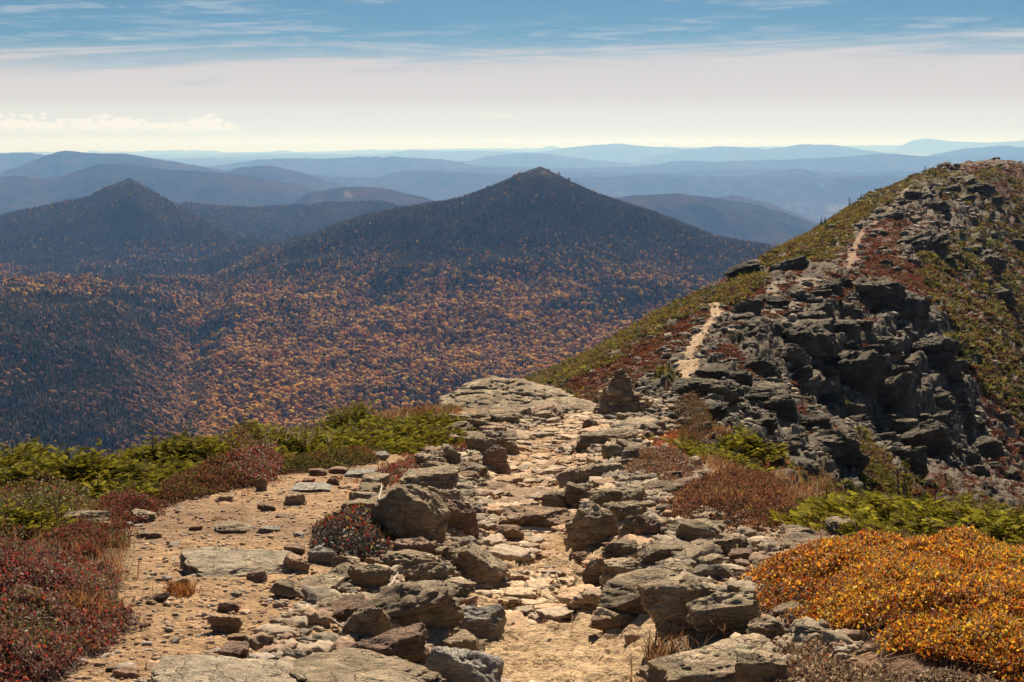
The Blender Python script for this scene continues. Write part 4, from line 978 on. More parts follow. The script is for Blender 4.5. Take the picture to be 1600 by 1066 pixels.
# ---- ledges and blocks of the far ridge and its cliff: (pixel, width px, height px, depth range)
def ledges():
    r = np.random.default_rng(77)
    named = [
     (1335,600,95,66,'overhanging beaked block in the middle of the dark cliff'),
     (1455,722,80,62,'pale-topped triangular boulder at the foot of the dark cliff'),
     (1425,740,52,50,'smooth slab leaning against the triangular boulder'),
     (1310,725,85,75,'tall cracked buttress below the red ledge'),
     (1440,392,95,40,'broad pale ledge beside the upper path'),
     (1235,425,60,28,'pair of stacked blocks on the knoll left of the upper path'),
     (1275,420,55,22,'low overhanging block on the knoll at the foot of the upper path'),
     (1465,575,70,60,'grey block on the right end of the dark cliff'),
     (1400,640,75,60,'dark square buttress in the cliff'),
     (1270,560,80,50,'dark ledge below the left lip of the cliff'),
     (1380,480,80,46,'bulging block on top of the cliff'),
     (1425,505,60,44,'rounded block on the cliff top edge'),
     (1195,640,95,36,'smooth whale-shaped ledge right of the cairn'),
     (1120,608,62,24,'dark hollowed ledge above the cairn'),
     (1180,585,80,34,'bluff of grey rock beside the lower path'),
     (1215,700,75,40,'dark block at the lower end of the right-hand ledges'),
     (1245,742,85,45,'pale tilted slab above the yellow-green spruce'),
     (1100,640,110,32,'broad lichen-grey ledge right of the spilled stones'),
     (1095,665,90,28,'ragged dark ledge edge below the broad lichen-grey one'),
     (1525,300,60,18,'long flat ledge just below the far summit'),
     (1505,230+58,50,18,'low ledge left of the far summit'),
     (1460,330,50,20,'dark block in the middle of the upper slope'),
     (1390,345,40,16,'black block beside the bend of the upper path'),
     (1545,420,50,30,'grey block among green mats high on the right slope'),
     (1560,470,60,30,'pale block among green mats on the right slope'),
    ]
    used = []
    def put(u, v, w, h, label, group, seed):
        if isinstance(label, tuple): label = label[0]
        q = hit(u, v, 38)
        if q is None or q[1] > 330: return False
        x, y, z = q; gz, _ = ground(x, y); s = y/FPX; W = w*s; dep = W*r.uniform(.6, .9); H = h*s
        o = place_rock(x, y+dep*.25, gz[0], W*1.1, dep*1.15, H*1.3, r.uniform(-.35, .15), M_LEDGE, seed, 4 if w > 30 else 3, 'ledge' if w > 26 else 'rock', pitch=r.uniform(-.28, .02), roll=r.uniform(-.1, .15),
             sink=.38, boxy=r.uniform(.2, .8), strata=.06, rough=.09, layers=r.integers(4, 9))
        tag(o, label, 'ledge' if w > 26 else 'rock', group); used.append((u, v)); return o
    for i, (u, v, w, h, lab) in enumerate(named): put(u, v, w, h, lab, None, 1000+i)
    zones = [ # polygon, count, width range px, group, label
     ([(1130,490),(1300,440),(1400,450),(1480,500),(1300,510),(1180,530)], 15, (30, 66), 'ledges on the cliff top', ('weathered grey ledge in the', 'of the knoll above the cliff')),
     ([(1200,520),(1440,520),(1530,620),(1560,720),(1400,720),(1260,650)], 50, (32, 78), 'blocks in the dark cliff', ('dark jointed block in the', 'of the shaded cliff')),
     ([(1030,600),(1160,590),(1300,690),(1290,740),(1180,700),(1040,660)], 17, (30, 70), 'ledges below the lower path', ('tilted grey ledge in the', 'of the outcrops by the cairn')),
     ([(1360,360),(1460,280),(1550,270),(1580,330),(1530,400),(1450,440),(1380,430)], 30, (12, 36), 'ledges below the summit', ('small dark ledge in the', 'of the slope below the summit')),
     ([(1480,440),(1600,330),(1600,640),(1540,600)], 16, (14, 36), 'rocks on the right slope', ('grey rock among green mats in the', 'of the right slope')),
     ([(1480,720),(1600,640),(1600,790),(1500,780)], 12, (20, 50), 'rocks at the right edge', ('rock in the', 'of the ground below the cliff end')),
    ]
    s = 3000
    for poly, n, (w0, w1), grp, lab in zones:
        p = np.array(poly); c = 0; tries = 0; items = []
        while c < n and tries < 4000:
            tries += 1; u = r.uniform(p[:, 0].min(), p[:, 0].max()); v = r.uniform(p[:, 1].min(), p[:, 1].max())
            if not inpoly(np.array([u]), np.array([v]), poly)[0]: continue
            w = w0+(w1-w0)*r.uniform(0, 1)**1.8
            if any(abs(u-a)/w+abs(v-b)/(w*.5) < .5 for a, b in used[-60:]): continue
            s += 1
            o = put(u, v, w, w*r.uniform(.35, .7), lab, grp, s)
            if o: c += 1; items.append((o, u, v, w))
        relabel(items, lab[0], ['upper', 'middle', 'lower'], ['left part', 'centre', 'right part'], lab[1])
ledges()

# ---- middling stones, each its own object; then the countless small ones
def stones():
    r = np.random.default_rng(5)
    GR = [
     ('stones of the left path wall', 'loose stone packed in the left path wall', 62, (.13,.32), 'gggr',
        lambda t: (np.interp(t, [0,.3,.6,1], [-.85,-1.15,-1.1,-.7])+0, np.interp(t, [0,.3,.6,1], [7.6,13,18,30])), .55),
     ('stones of the right path wall', 'loose stone packed in the right path wall', 62, (.13,.34), 'gggr',
        lambda t: (np.interp(t, [0,.3,.6,1], [1.55,1.65,1.9,2.8]), np.interp(t, [0,.3,.6,1], [8.0,13,18,33])), .55),
     ('stones along the upper wall', 'dark stone in the row below the great outcrop,', 18, (.25,.5), 'ggr',
        lambda t: (np.interp(t, [0, 1], [-1.6, 1.2]), np.interp(t, [0, 1], [27, 34.0])), .5)]
    k = 0
    ST = {'stones of the left path wall': ['beside the pale granite block', 'beside the biggest grey boulder', 'level with the layered path step', 'below the cube-shaped boulder', 'near the great outcrop'],
          'stones of the right path wall': ['beside the overhanging block', 'beside the tall dark boulder', 'level with the ribbed rock', 'in the upper part', 'just below the cairn'],
          'stones along the upper wall': ['at the near end', 'in the middle', 'at the far end']}
    for grp, lab, n, (a, b), mats, f, sp in GR:
        items = []
        for i in range(n):
            x, y = f(r.uniform(0, 1)); x += r.normal()*sp*.6; y += r.normal()*.4; s = r.uniform(a, b)*(.8+y/50); k += 1
            gz, _ = ground(x, y)
            o = place_rock(x, y, gz[0], s*r.uniform(.9, 1.5), s, s*r.uniform(.45, .8), r.uniform(-.6, .6), MATS[mats[i % len(mats)]], 5000+k, 3, 'rock', pitch=r.uniform(-.3, .3), roll=r.uniform(-.2, .2), sink=.32, strata=.05, rough=.07)
            tag(o, lab, 'rock', grp); items.append((o, x, y, s))
        relabel(items, lab, ST[grp], [''], '')
    def stuff(name, n, fx, size, cols, mat, label, sub=1, flat=(.25,.6)):
        x, y = fx(n); z, c = ground(x, y)
        s = size[0]*(size[1]/size[0])**(r.uniform(0, 1, len(x))**2.2); s = s*(.75+y/55)
        Vs = []; Fs = []; Cs = []; nb = 0
        var = r.integers(0, 8, len(x))
        for q in range(8):
            m = var == q
            if not m.any(): continue
            P, F = rock_np(8000+q, sub, 1.0, strata=.0, rough=.20, boxy=.8, n_pl=6); nn = m.sum()
            M = rotz(r.uniform(0, 6.28, nn))@roty(r.normal(size=nn)*.15)@scl(s[m]*r.uniform(.8, 1.7, nn), s[m]*r.uniform(.7, 1.1, nn), s[m]*r.uniform(*flat, nn))
            V, G = batch(P, F, np.stack([x[m], y[m], z[m]+s[m]*.08], 1), M)
            cc = np.array(cols)[r.integers(0, len(cols), nn)]*r.uniform(.7, 1.25, nn)[:, None]
            Vs.append(V); Fs.append(G+nb); nb += len(V); Cs.append(np.repeat(cc, len(P), 0))
        tag(link(name, mesh_np(name, np.vstack(Vs), np.vstack(Fs), False, np.vstack(Cs)), mat), label, kind='stuff')
    M_PEB = mat_col('pebble', .9, 30, .01, .2)
    tans = [(.42,.27,.165), (.50,.36,.24), (.33,.20,.125), (.30,.25,.20), (.40,.33,.26), (.24,.13,.08)]
    def left(n):
        y = 6.6+22*r.uniform(0, 1, n)**1.6; x = r.uniform(-1, 1, n)*.42*y-.3; c = cover(x, y, RD.at(x, y)); k = (c['hl'] < .5) & (c['hr'] < .35) & (c['p'] < .5) & (y < 30); return x[k], y[k]
    stuff('gravel', 42000, left, (.008, .055), tans, M_PEB, 'loose tan gravel and grit beside the path')
    stuff('loose_stones', 900, left, (.05, .17), tans, M_PEB, 'scattered small flat stones on the gravel', 2)
    def onpath(n):
        t = np.array(_tp); y = 6.8+29*r.uniform(0, 1, n)**1.25; cx = np.interp(y, t[:, 0], t[:, 1]); w = np.interp(y, t[:, 0], t[:, 2])
        x = cx+w*1.15*r.uniform(-1, 1, n); k = (fbm(x/1.1, y/.8, 3, 90.) > -.12+.28*ss(-y, -11, -9)) ; return x[k], y[k]
    def onpath2(n):
        x, y = onpath(n*2); k = y > 9.2; return x[k][:n], y[k][:n]
    stuff('path_rubble', 11000, onpath, (.03, .13), [(.58,.41,.26),(.66,.50,.33),(.46,.28,.16),(.38,.29,.21)], M_PEB, 'small flat stones and rubble on the path bed', 1, (.2,.4))
    stuff('path_flagstones', 900, onpath2, (.12, .38), [(.60,.44,.28),(.52,.34,.20),(.44,.34,.24)], M_PEB, 'flat worn stones set in the path bed', 3, (.16,.3))
    def walls(n):
        t = np.array(_tp); y = 6.8+30*r.uniform(0, 1, n)**1.2; cx = np.interp(y, t[:, 0], t[:, 1]); w = np.interp(y, t[:, 0], t[:, 2])
        sd = np.where(r.uniform(0, 1, n) < .5, -1, 1); return cx+sd*(w+r.uniform(.05, 1, n)**1.5*np.where(sd < 0, 1.0, 1.35)), y
    stuff('wall_rubble', 7500, walls, (.05, .24), [(.32,.25,.17),(.42,.33,.22),(.22,.18,.13),(.33,.22,.14)], M_PEB, 'small rubble filling the low walls along the path', 2, (.4,.8))
    def right(n):
        y = 6.8+20*r.uniform(0, 1, n)**1.5; x = r.uniform(.12, .40, n)*y; c = cover(x, y, RD.at(x, y)); k = (c['hr'] > .3); return x[k], y[k]
    stuff('gravel', 9000, right, (.010, .06), [(.36,.25,.17),(.28,.19,.13),(.40,.33,.25),(.22,.15,.10)], M_PEB, 'grit and small stones among the dry plants right of the path')
    def far(n):
        y = np.exp(r.uniform(math.log(30), math.log(320), n*3)); u = r.uniform(950, 1620, n*3); x = (u-800)/FPX*y; z = RD.at(x, y); c = cover(x, y, z)
        d = path_d(x, y); w = .10+.55*c['rk']+.8*((d > 0) & (d < 1.2))+.25*c['gv']; k = (r.uniform(0, 1, n*3) < w) & (c['g'] < .5); return x[k][:n], y[k][:n]
    stuff('scree', 9000, far, (.05, .30), [(.17,.145,.11),(.25,.21,.155),(.13,.11,.085),(.32,.26,.18)], M_PEB, 'broken grey stones scattered over the far ridge', 1, (.4,.8))
stones()
# ================================================================== plants
M_SPR = mat_leaf('spruce_needles', .52, .65, .2); M_LEAF = mat_leaf('shrub_leaves', .5, .55, .25); M_HEATH = mat_leaf('heath_leaves', .35, .8, .1)
M_BARK = mat_plain('grey_bark', (.13,.10,.08), .9, 30); M_DRY = mat_leaf('dry_grass', .4, .8, .1); M_WOOD = mat_plain('bleached_wood', (.50,.42,.33), .7, 40)
def spray_T(seed, nt=7):
    """flat spruce spray: axis along +x, length 1, side twigs clothed in needles"""
    r = np.random.default_rng(seed); V = []; F = []
    def blade(p, d, ln, w, up=0):
        p = np.array(p, float); d = np.array(d, float); d /= np.linalg.norm(d); s = np.cross(d, [0, 0, 1]); s /= np.linalg.norm(s)+1e-9
        b = len(V); m = p+d*ln*.45
        V.extend([p, m+s*w*.5+[0, 0, w*.25], p+d*ln, m-s*w*.5+[0, 0, w*.25]]); F.append((b, b+1, b+2, b+3))
        b = len(V); V.extend([p, m+[0, 0, w*.5], p+d*ln, m-[0, 0, w*.35]]); F.append((b, b+1, b+2, b+3))
    blade((0, 0, 0), (1, 0, .1), 1.0, .11)
    for i in range(nt):
        t = .12+.74*i/nt; sd = 1 if i % 2 else -1; ln = .52*(1-t)+.16
        blade((t, 0, .08*t), (.75, sd*.8, .12+r.normal()*.1), ln, .10)
        if ln > .32: blade((t+.5*ln*.68, sd*.5*ln*.72, .1*t), (.95, sd*.15, .1), ln*.5, .08)
    return np.array(V), np.array(F)
SPR = [spray_T(k) for k in range(4)]
def tube_np(pts, rads, k=5):
    pts = np.array(pts, float); V = []; F = []
    for i, p in enumerate(pts):
        d = pts[min(i+1, len(pts)-1)]-pts[max(i-1, 0)]; d /= np.linalg.norm(d)+1e-9
        a = np.cross(d, [.3, .2, .93]); a /= np.linalg.norm(a)+1e-9; b = np.cross(d, a)
        for j in range(k): t = 6.2832*j/k; V.append(p+(a*math.cos(t)+b*math.sin(t))*rads[i])
    for i in range(len(pts)-1):
        for j in range(k): F.append((i*k+j, i*k+(j+1) % k, (i+1)*k+(j+1) % k, (i+1)*k+j))
    return np.array(V), np.array(F)
def join(parts):
    Vs = []; Fs = []; nb = 0
    for V, F in parts: Vs.append(V); Fs.append(F+nb); nb += len(V)
    return np.vstack(Vs), np.vstack(Fs)
def dwarf_spruce(x, y, W, D, H, seed, label, group=None, n=None, leaders=3, col=None, name='dwarf_spruce', tall=False):
    """wind-pressed spruce: limbs spread low from the base, sprays in flat shelves, a few leaders"""
    r = np.random.default_rng(seed); gz, _ = ground(x, y); z0 = gz[0]; e = empty(name, (x, y, z0-.05)); tag(e, label, 'shrub' if not tall else 'tree', group)
    n = n or int(2300*min(3.2, W*D)+500)
    limbs = []; Ps = []; Yaw = []; Pit = []; S = []
    nl = int(10+W*D*7)
    heads = []
    for i in range(nl):
        a = r.uniform(0, 6.283); q = math.sqrt(r.uniform(.03, 1)); ex = math.cos(a)*W*.5*q; ey = math.sin(a)*D*.5*q
        hz = H*(.35+.65*(1-q*q))*r.uniform(.55, 1.08); heads.append((ex, ey, hz, a))
        limbs.append(tube_np([(0, 0, 0), (ex*.5, ey*.5, hz*.35), (ex, ey, hz)], [.028, .016, .005], 4))
    for j in range(leaders):
        ex, ey, hz, a = heads[r.integers(0, nl)]; k = H*r.uniform(.95, 1.2) if not tall else H
        if tall: ex = ey = 0
        limbs.append(tube_np([(ex, ey, 0), (ex, ey, k)], [.02, .004], 4))
        for t in range(12 if not tall else 70):
            hh = k*r.uniform(.35 if not tall else .12, 1); Ps.append((ex, ey, hh)); Yaw.append(r.uniform(0, 6.283)); Pit.append(-r.uniform(.1, .6)); S.append((.07+.16*(1-hh/k))*(1 if not tall else W*1.9))
    m = max(0, n-len(Ps)); ids = r.integers(0, nl, m)
    for i in ids:
        ex, ey, hz, a = heads[i]; t = r.uniform(.25, 1)**.6; lr = .16+.10*W
        px = ex*t+r.normal()*lr*.6; py = ey*t+r.normal()*lr*.6; pz = hz*(t*.9+.1)*r.uniform(.55, 1.03)-.10*abs(r.normal())*H*.3
        gl, = (0,)
        Ps.append((px, py, max(pz, .03))); Yaw.append(math.atan2(py, px)+r.normal()*.9); Pit.append(-r.uniform(-.05, .45)); S.append(r.uniform(.055, .125)*(1+.12*W))
    Ps = np.array(Ps); n = len(Ps); Yaw = np.array(Yaw); Pit = np.array(Pit); S = np.array(S)
    # follow the slope
    gg, _ = ground(Ps[:, 0]+x, Ps[:, 1]+y); Ps[:, 2] += (gg-z0)*.9
    c0 = np.array(col if col is not None else (.26, .235, .028)); parts = []; C = []
    var = r.integers(0, 4, n)
    for q in range(4):
        mk = var == q
        if not mk.any(): continue
        V, F = batch(*SPR[q], Ps[mk], rotz(Yaw[mk])@roty(Pit[mk])@rotx(r.normal(size=mk.sum())*.35)@scl(S[mk], S[mk], S[mk])); parts.append((V, F))
        cc = c0*(r.uniform(.25, 1.25, mk.sum())**1.3*1.25)[:, None]; yl = r.uniform(0, 1, mk.sum())[:, None] < .22; cc = np.where(yl, np.array([.30, .26, .03]), cc)
        br = r.uniform(0, 1, mk.sum())[:, None] < .06; cc = np.where(br, np.array([.14, .09, .05]), cc)
        C.append(np.repeat(cc, len(SPR[q][0]), 0)*np.tile(np.linspace(.8, 1.25, len(SPR[q][0])), mk.sum())[:, None])
    V, F = join(parts); link('foliage', mesh_np('foliage', V, F, False, np.clip(np.vstack(C), .005, .6)), M_SPR, e)
    V, F = join(limbs); link('stems' if not tall else 'trunk', mesh_np('stems', V, F, True), M_BARK, e)
    return e
def leafy(name, pts, n, hmax, leaf, cols, label, cat, seed, mat=None, edge=.35, stems=True, twig=(.12,.07,.05), group=None, bare=0.0, jit=.6, dome=1.0):
    """low shrub mat over the patch of ground inside the polygon pts (world x, y)"""
    r = np.random.default_rng(seed); P = np.array(pts, float); mn = P.min(0); mx = P.max(0)
    x = r.uniform(mn[0], mx[0], n*3); y = r.uniform(mn[1], mx[1], n*3)
    jx = .30*fbm(x*1.9, y*1.9, 4, seed*.1); k = inpoly(x+jx, y+jx, pts); x = x[k][:n]; y = y[k][:n]; n = len(x)
    # distance to the edge
    d = np.full(n, 9.)
    for i in range(len(P)):
        a = P[i]; b = P[(i+1) % len(P)]; ab = b-a; t = np.clip(((x-a[0])*ab[0]+(y-a[1])*ab[1])/(ab@ab+1e-9), 0, 1)
        d = np.minimum(d, np.hypot(x-a[0]-t*ab[0], y-a[1]-t*ab[1]))
    env = (np.clip(d/edge, 0, 1)**.5)*(.78+.42*fbm(x*1.1, y*1.1, 3, seed*.3)*dome+.5*fbm(x*4, y*4, 3, seed*.4)); env = np.clip(env, .12, 1.3)
    gz, _ = ground(x, y); cx, cy = x.mean(), y.mean(); g0, _ = ground(cx, cy); org = np.array([cx, cy, g0[0]])
    e = empty(name, tuple(org)); tag(e, label, cat, group)
    tt = 1-np.abs(r.normal(size=n))*.22*jit; tt = np.clip(tt, .05, 1.12); h = hmax*env*tt
    pos = np.stack([x+.03*r.normal(size=n), y+.03*r.normal(size=n), gz+h], 1)-org
    TV = np.array([(0,0,0),(.5,.28,.06),(1,0,0),(.5,-.28,.06)], float); TF = np.array([(0,1,2,3)])
    s = leaf*r.uniform(.6, 1.3, n); M = rotz(r.uniform(0, 6.283, n))@roty(r.uniform(-1.3, .5, n))@rotx(r.normal(size=n)*.7)@scl(s, s, s)
    V, F = batch(TV, TF, pos, M)
    cols = np.array([c[:3] for c in cols]), np.array([c[3] for c in cols]); w = cols[1]/cols[1].sum()
    patch = fbm(x*1.3, y*1.3, 3, seed*.7)*.8+r.normal(size=n)*.32; rank = np.argsort(np.argsort(patch))/n
    idx = np.searchsorted(np.cumsum(w), rank, side='right').clip(0, len(w)-1)
    cc = cols[0][idx]*r.uniform(.65, 1.3, n)[:, None]
    link('foliage', mesh_np('foliage', V, F, False, np.clip(np.repeat(cc, 4, 0), .004, .9)), mat or M_LEAF, e)
    if stems:
        m = int(n*.22); i = r.integers(0, n, m); b = pos[i].copy(); b[:, 2] -= h[i]; b[:, :2] += r.normal(size=(m, 2))*.05; t = pos[i]*1.0; t[:, 2] += .035*r.uniform(-.5, 1, m)
        sd = r.normal(size=(m, 3))*.35; sd[:, 2] = 0; wv = np.cross(t-b, r.normal(size=(m, 3))); wv /= np.linalg.norm(wv, axis=1)[:, None]+1e-9; wd = leaf*.07+.0022
        V = np.stack([b-wv*wd, b+wv*wd, t+wv*wd*.5, t-wv*wd*.5], 1).reshape(-1, 3); F = np.arange(m*4).reshape(-1, 4)
        tc_ = np.repeat(np.array(twig)*r.uniform(.5, 1.6, m)[:, None], 4, 0)
        link('stems', mesh_np('stems', V, F, False, np.clip(tc_, .01, .8)), M_HEATH, e)
    return e
def gp(u, v, far=45):
    for _ in range(80):
        q = hit(u, v)
        if q is not None and q[1] < far: return (q[0], q[1])
        v += 3
def gpoly(px): return [gp(u, v) for u, v in px]
ORANGE = [(.14,.07,.025,.15),(.46,.09,.02,.13),(.62,.20,.02,.20),(.76,.36,.03,.30),(.78,.50,.05,.17),(.30,.26,.06,.10)]
REDS = [(.11,.05,.034,.20),(.22,.055,.036,.24),(.38,.06,.04,.16),(.27,.14,.085,.16),(.22,.16,.10,.14),(.15,.13,.035,.12)]
HEATHER = [(.11,.055,.035,.25),(.22,.075,.035,.25),(.30,.13,.045,.2),(.22,.17,.045,.15),(.15,.14,.035,.15)]
GREENY = [(.075,.075,.02,.25),(.14,.13,.028,.3),(.24,.20,.04,.2),(.20,.12,.05,.15),(.30,.06,.035,.1)]
# the two big foreground shrubs
leafy('blueberry_shrub', gpoly([(1165,915),(1215,893),(1300,888),(1450,890),(1690,905),(1690,1085),(1600,1085),(1490,1066),(1400,1040),(1320,1008),(1250,972),(1195,945)]), 210000, .25, .023, ORANGE,
      'bright orange and yellow blueberry shrub covering the bottom right corner', 'shrub', 21, edge=.5, jit=1.0, twig=(.30,.20,.12))
leafy('blueberry_shrub', gpoly([(-90,890),(60,884),(140,908),(186,960),(172,1010),(100,1050),(20,1090),(-60,1120),(-120,1000)]), 80000, .30, .025, REDS,
      'dark red blueberry shrub in the bottom left corner', 'shrub', 22, edge=.5, twig=(.20,.15,.13))
leafy('heath_shrub', gpoly([(482,845),(520,812),(575,800),(618,812),(632,850),(600,885),(535,882)]), 11000, .25, .035, [(.05,.045,.035,.45),(.11,.09,.07,.25),(.36,.03,.03,.10),(.30,.12,.03,.05),(.5,.35,.03,.03)],
      'dark twiggy bush with red leaves against the biggest grey boulder', 'shrub', 23, edge=.6, twig=(.06,.05,.045))
# heath patches on the left rim
PATCH = [
 ([(-60,800),(60,770),(150,790),(130,830),(40,860),(-60,880)], 16000, .34, .035, GREENY, 'yellow-green low heath at the left edge above the red shrub'),
 ([(130,790),(230,770),(260,800),(200,822),(140,822)], 9000, .20, .03, REDS, 'grey and red twiggy mat behind the dark grey boulder'),
 ([(140,850),(210,825),(215,845),(180,870),(130,880)], 0, .2, .03, GREENY, ''),
 ([(235,775),(300,745),(400,735),(400,760),(330,775),(255,795)], 13000, .26, .034, HEATHER, 'rusty heath mat at the rim left of the dark upright stone'),
 ([(330,745),(400,715),(450,725),(440,745),(400,765),(350,760)], 9000, .34, .036, REDS, 'crimson bush at the back of the gravel'),
 ([(420,735),(520,715),(600,705),(590,725),(500,738),(440,745)], 10000, .2, .036, GREENY, 'olive mat in front of the spreading dwarf spruce'),
 ([(570,745),(650,715),(690,722),(640,750),(590,765)], 5000, .14, .032, REDS, 'thin pinkish-red mat outside the left wall'),
 ([(665,715),(720,690),(770,692),(740,705),(690,722)], 3500, .12, .035, REDS, 'red mat between the stones near the great outcrop'),
 ([(330,718),(390,702),(430,706),(410,725),(350,735)], 7000, .38, .04, HEATHER, 'orange-tipped shrub on the rim beside the crimson bush'),
 ([(60,862),(160,845),(190,862),(150,885),(70,890)], 6000, .2, .032, REDS, 'low red and grey shrub joining the dark red shrub'),
 # right side
 ([(985,715),(1060,708),(1090,740),(1060,765),(1000,750),(975,735)], 12000, .20, .032, HEATHER[:3]+[(.27,.2,.13,.3)], 'brown dry heath patch above the mossy green rock'),
 ([(1040,800),(1070,765),(1150,755),(1230,780),(1245,815),(1180,835),(1120,815),(1060,820)], 20000, .26, .032, [(.09,.05,.03,.2),(.26,.10,.05,.35),(.33,.16,.06,.3),(.2,.05,.035,.15)], 'rust-brown heath mound with a dark eroded edge right of the path'),
 ([(1010,690),(1050,678),(1080,690),(1065,708),(1025,710)], 6000, .14, .04, [(.45,.14,.03,.5),(.35,.05,.03,.4),(.2,.12,.05,.2)], 'small orange and scarlet heath patch right of the wall'),
 ([(1050,660),(1085,655),(1120,690),(1130,715),(1085,712),(1050,690)], 9000, .2, .04, HEATHER, 'rusty heath on the brown bank above the yellow-green spruce'),
 ([(1240,1010),(1330,1050),(1440,1075),(1560,1085),(1560,1120),(1300,1120),(1200,1060)], 14000, .09, .024, [(.26,.18,.11,.35),(.36,.25,.15,.3),(.45,.34,.22,.25),(.30,.12,.06,.1)], 'grey-brown dead twiggy mat in front of the orange shrub'),
 ([(928,882),(945,862),(968,866),(958,885),(940,900)], 2600, .13, .028, [(.42,.09,.04,.5),(.3,.14,.06,.3),(.12,.06,.04,.2)], 'little scarlet tuft in the right wall by the worn hollow'),
]
for i, (px, n, h, lf, cs, lab) in enumerate(PATCH):
    if n: leafy('heath_patch', gpoly(px), n, h, lf, cs, lab, 'shrub', 40+i, edge=.3, mat=M_HEATH if i % 2 else M_LEAF)
# dwarf spruces: (u, v of base, width m, depth m, height m, label)
SPRUCES = [
 (15,765,1.5,1.4,1.05,'tall dark dwarf spruce at the left edge of the photo'),
 (105,775,1.9,1.5,.85,'broad dark dwarf spruce, second from the left edge'),
 (60,790,1.1,1.0,.5,'low yellowish dwarf spruce between the two dark ones at the left'),
 (10,850,.9,.9,.55,'small rounded dwarf spruce cut by the left edge above the red shrub'),
 (168,770,1.1,1.0,.6,'dwarf spruce with upright tips right of the broad dark one'),
 (205,782,.85,.8,.55,'small dark dwarf spruce beside the gravel edge'),
 (240,750,1.6,1.2,.55,'yellow-green dwarf spruce on the rim'),
 (292,728,1.5,1.2,.75,'ragged dwarf spruce with grey twigs on the rim'),
 (335,722,1.3,1.1,.6,'low dwarf spruce behind the orange-tipped shrub'),
 (425,710,1.5,1.2,.8,'dwarf spruce with pale dead twigs at the middle of the rim'),
 (462,704,1.4,1.3,.6,'dark-bottomed dwarf spruce right of the dead twigs'),
 (505,700,1.7,1.5,.5,'flat-topped dwarf spruce in the middle of the rim'),
 (552,684,.9,.9,1.15,'windswept upright dwarf spruce leaning over the flat ones'),
 (560,700,2.0,1.6,.55,'spreading olive dwarf spruce in front of the upright one'),
 (620,690,2.4,2.0,.65,'largest spreading dwarf spruce left of the great outcrop'),
 (672,672,1.9,1.6,.5,'bright dwarf spruce touching the great outcrop'),
 (395,728,1.0,.9,.45,'small dwarf spruce behind the crimson bush'),
]
for i, (u, v, W, D, H, lab) in enumerate(SPRUCES):
    x, y = gp(u, v); dwarf_spruce(x, y, W, D, H*.68, 600+i, lab, 'dwarf spruces on the left rim', leaders=1)
SPR2 = [
 (1110,722,1.9,1.6,.5,'yellow-green dwarf spruce at the upper end of the right-hand patch'),
 (1165,738,2.1,1.7,.6,'bright dwarf spruce below the ragged ledge'),
 (1225,752,1.8,1.6,.55,'dwarf spruce just left of the thin dead-topped spruce'),
 (1320,782,1.9,1.6,.6,'dwarf spruce right of the thin dead-topped spruce'),
 (1375,795,1.6,1.4,.55,'dwarf spruce behind the orange shrub in the middle'),
 (1430,802,1.7,1.5,.75,'dwarf spruce with upright tips behind the orange shrub'),
 (1490,812,1.8,1.5,.6,'dwarf spruce behind the right half of the orange shrub'),
 (1560,822,1.8,1.5,.6,'dwarf spruce near the right edge behind the orange shrub'),
 (1160,618+40,.5,.5,.3,''),
]
for i, (u, v, W, D, H, lab) in enumerate(SPR2):
    if not lab: continue
    x, y = gp(u, v); dwarf_spruce(x, y, W, D, H*.62, 660+i, lab, 'dwarf spruces on the right slope', leaders=1, col=(.30,.27,.03))
for i, (u, v, W, lab) in enumerate([(1042,608,.9,'small round green shrub on the rocks right of the cairn'), (1245,620,1.3,'bright green shrub under the lip of the cliff'), (1335,652,1.5,'yellow-green shrub in the gully of the cliff'), (1380,760,1.3,'green shrub below the tall cracked buttress')]):
    q = hit(u, v, 38); dwarf_spruce(q[0], q[1], W, W, W*.5, 690+i, lab, None, leaders=1, n=600, col=(.16,.17,.02))
x, y = gp(1280, 775); dwarf_spruce(x, y, .28, .28, 1.35, 720, 'thin upright spruce with a nearly bare top right of the path', None, n=95, leaders=1, tall=True, name='spruce')
x, y = gp(1410, 800); dwarf_spruce(x, y, .3, .3, .75, 721, 'short upright spruce behind the orange shrub', None, n=90, leaders=1, tall=True, name='spruce')
# little spruces on the skyline of the far ridge
r_ = np.random.default_rng(31); NTH = ['first', 'second', 'third', 'fourth', 'fifth', 'sixth', 'seventh', 'eighth', 'ninth', 'tenth', 'eleventh', 'twelfth', 'thirteenth']
TINY = sorted([1345,1272,1432,1445,1452,1418,1468,1230,1390,1358,1302])
for i, (u, v, h) in enumerate([(1327,327,1.9),(1283,358,1.7),(1289,354,1.3),(1345,312,1.2),(1272,366,1.0),(1432,282,1.4),(1445,276,1.5),(1452,273,1.2),(1418,290,1.0),(1468,268,1.0),(1230,384,1.0),(1390,300,.9),(1358,309,.8),(1302,346,.8)]):
    Y = 205 if u > 1340 else 175
    best = None
    for yy in np.linspace(130, 300, 80):   # where the land just meets that pixel
        xx = unproj(u, v, yy)[0]; d = abs(RD.at(xx, yy)[0]-unproj(u, v, yy)[2])
        if best is None or d < best[0]: best = (d, xx, yy)
    dwarf_spruce(best[1], best[2], .9, .9, h*1.1, 740+i, ['lone spindly spruce standing on the skyline of the far slope','larger of two small spruces side by side on the skyline of the far slope','smaller of two small spruces side by side on the skyline of the far slope'][i] if i < 3 else 'tiny spruce on the far skyline, %s from the left among the tiniest' % NTH[TINY.index(u)], None if i < 3 else 'tiny skyline spruces', n=110, leaders=1, tall=True, name='spruce', col=(.05,.06,.02))
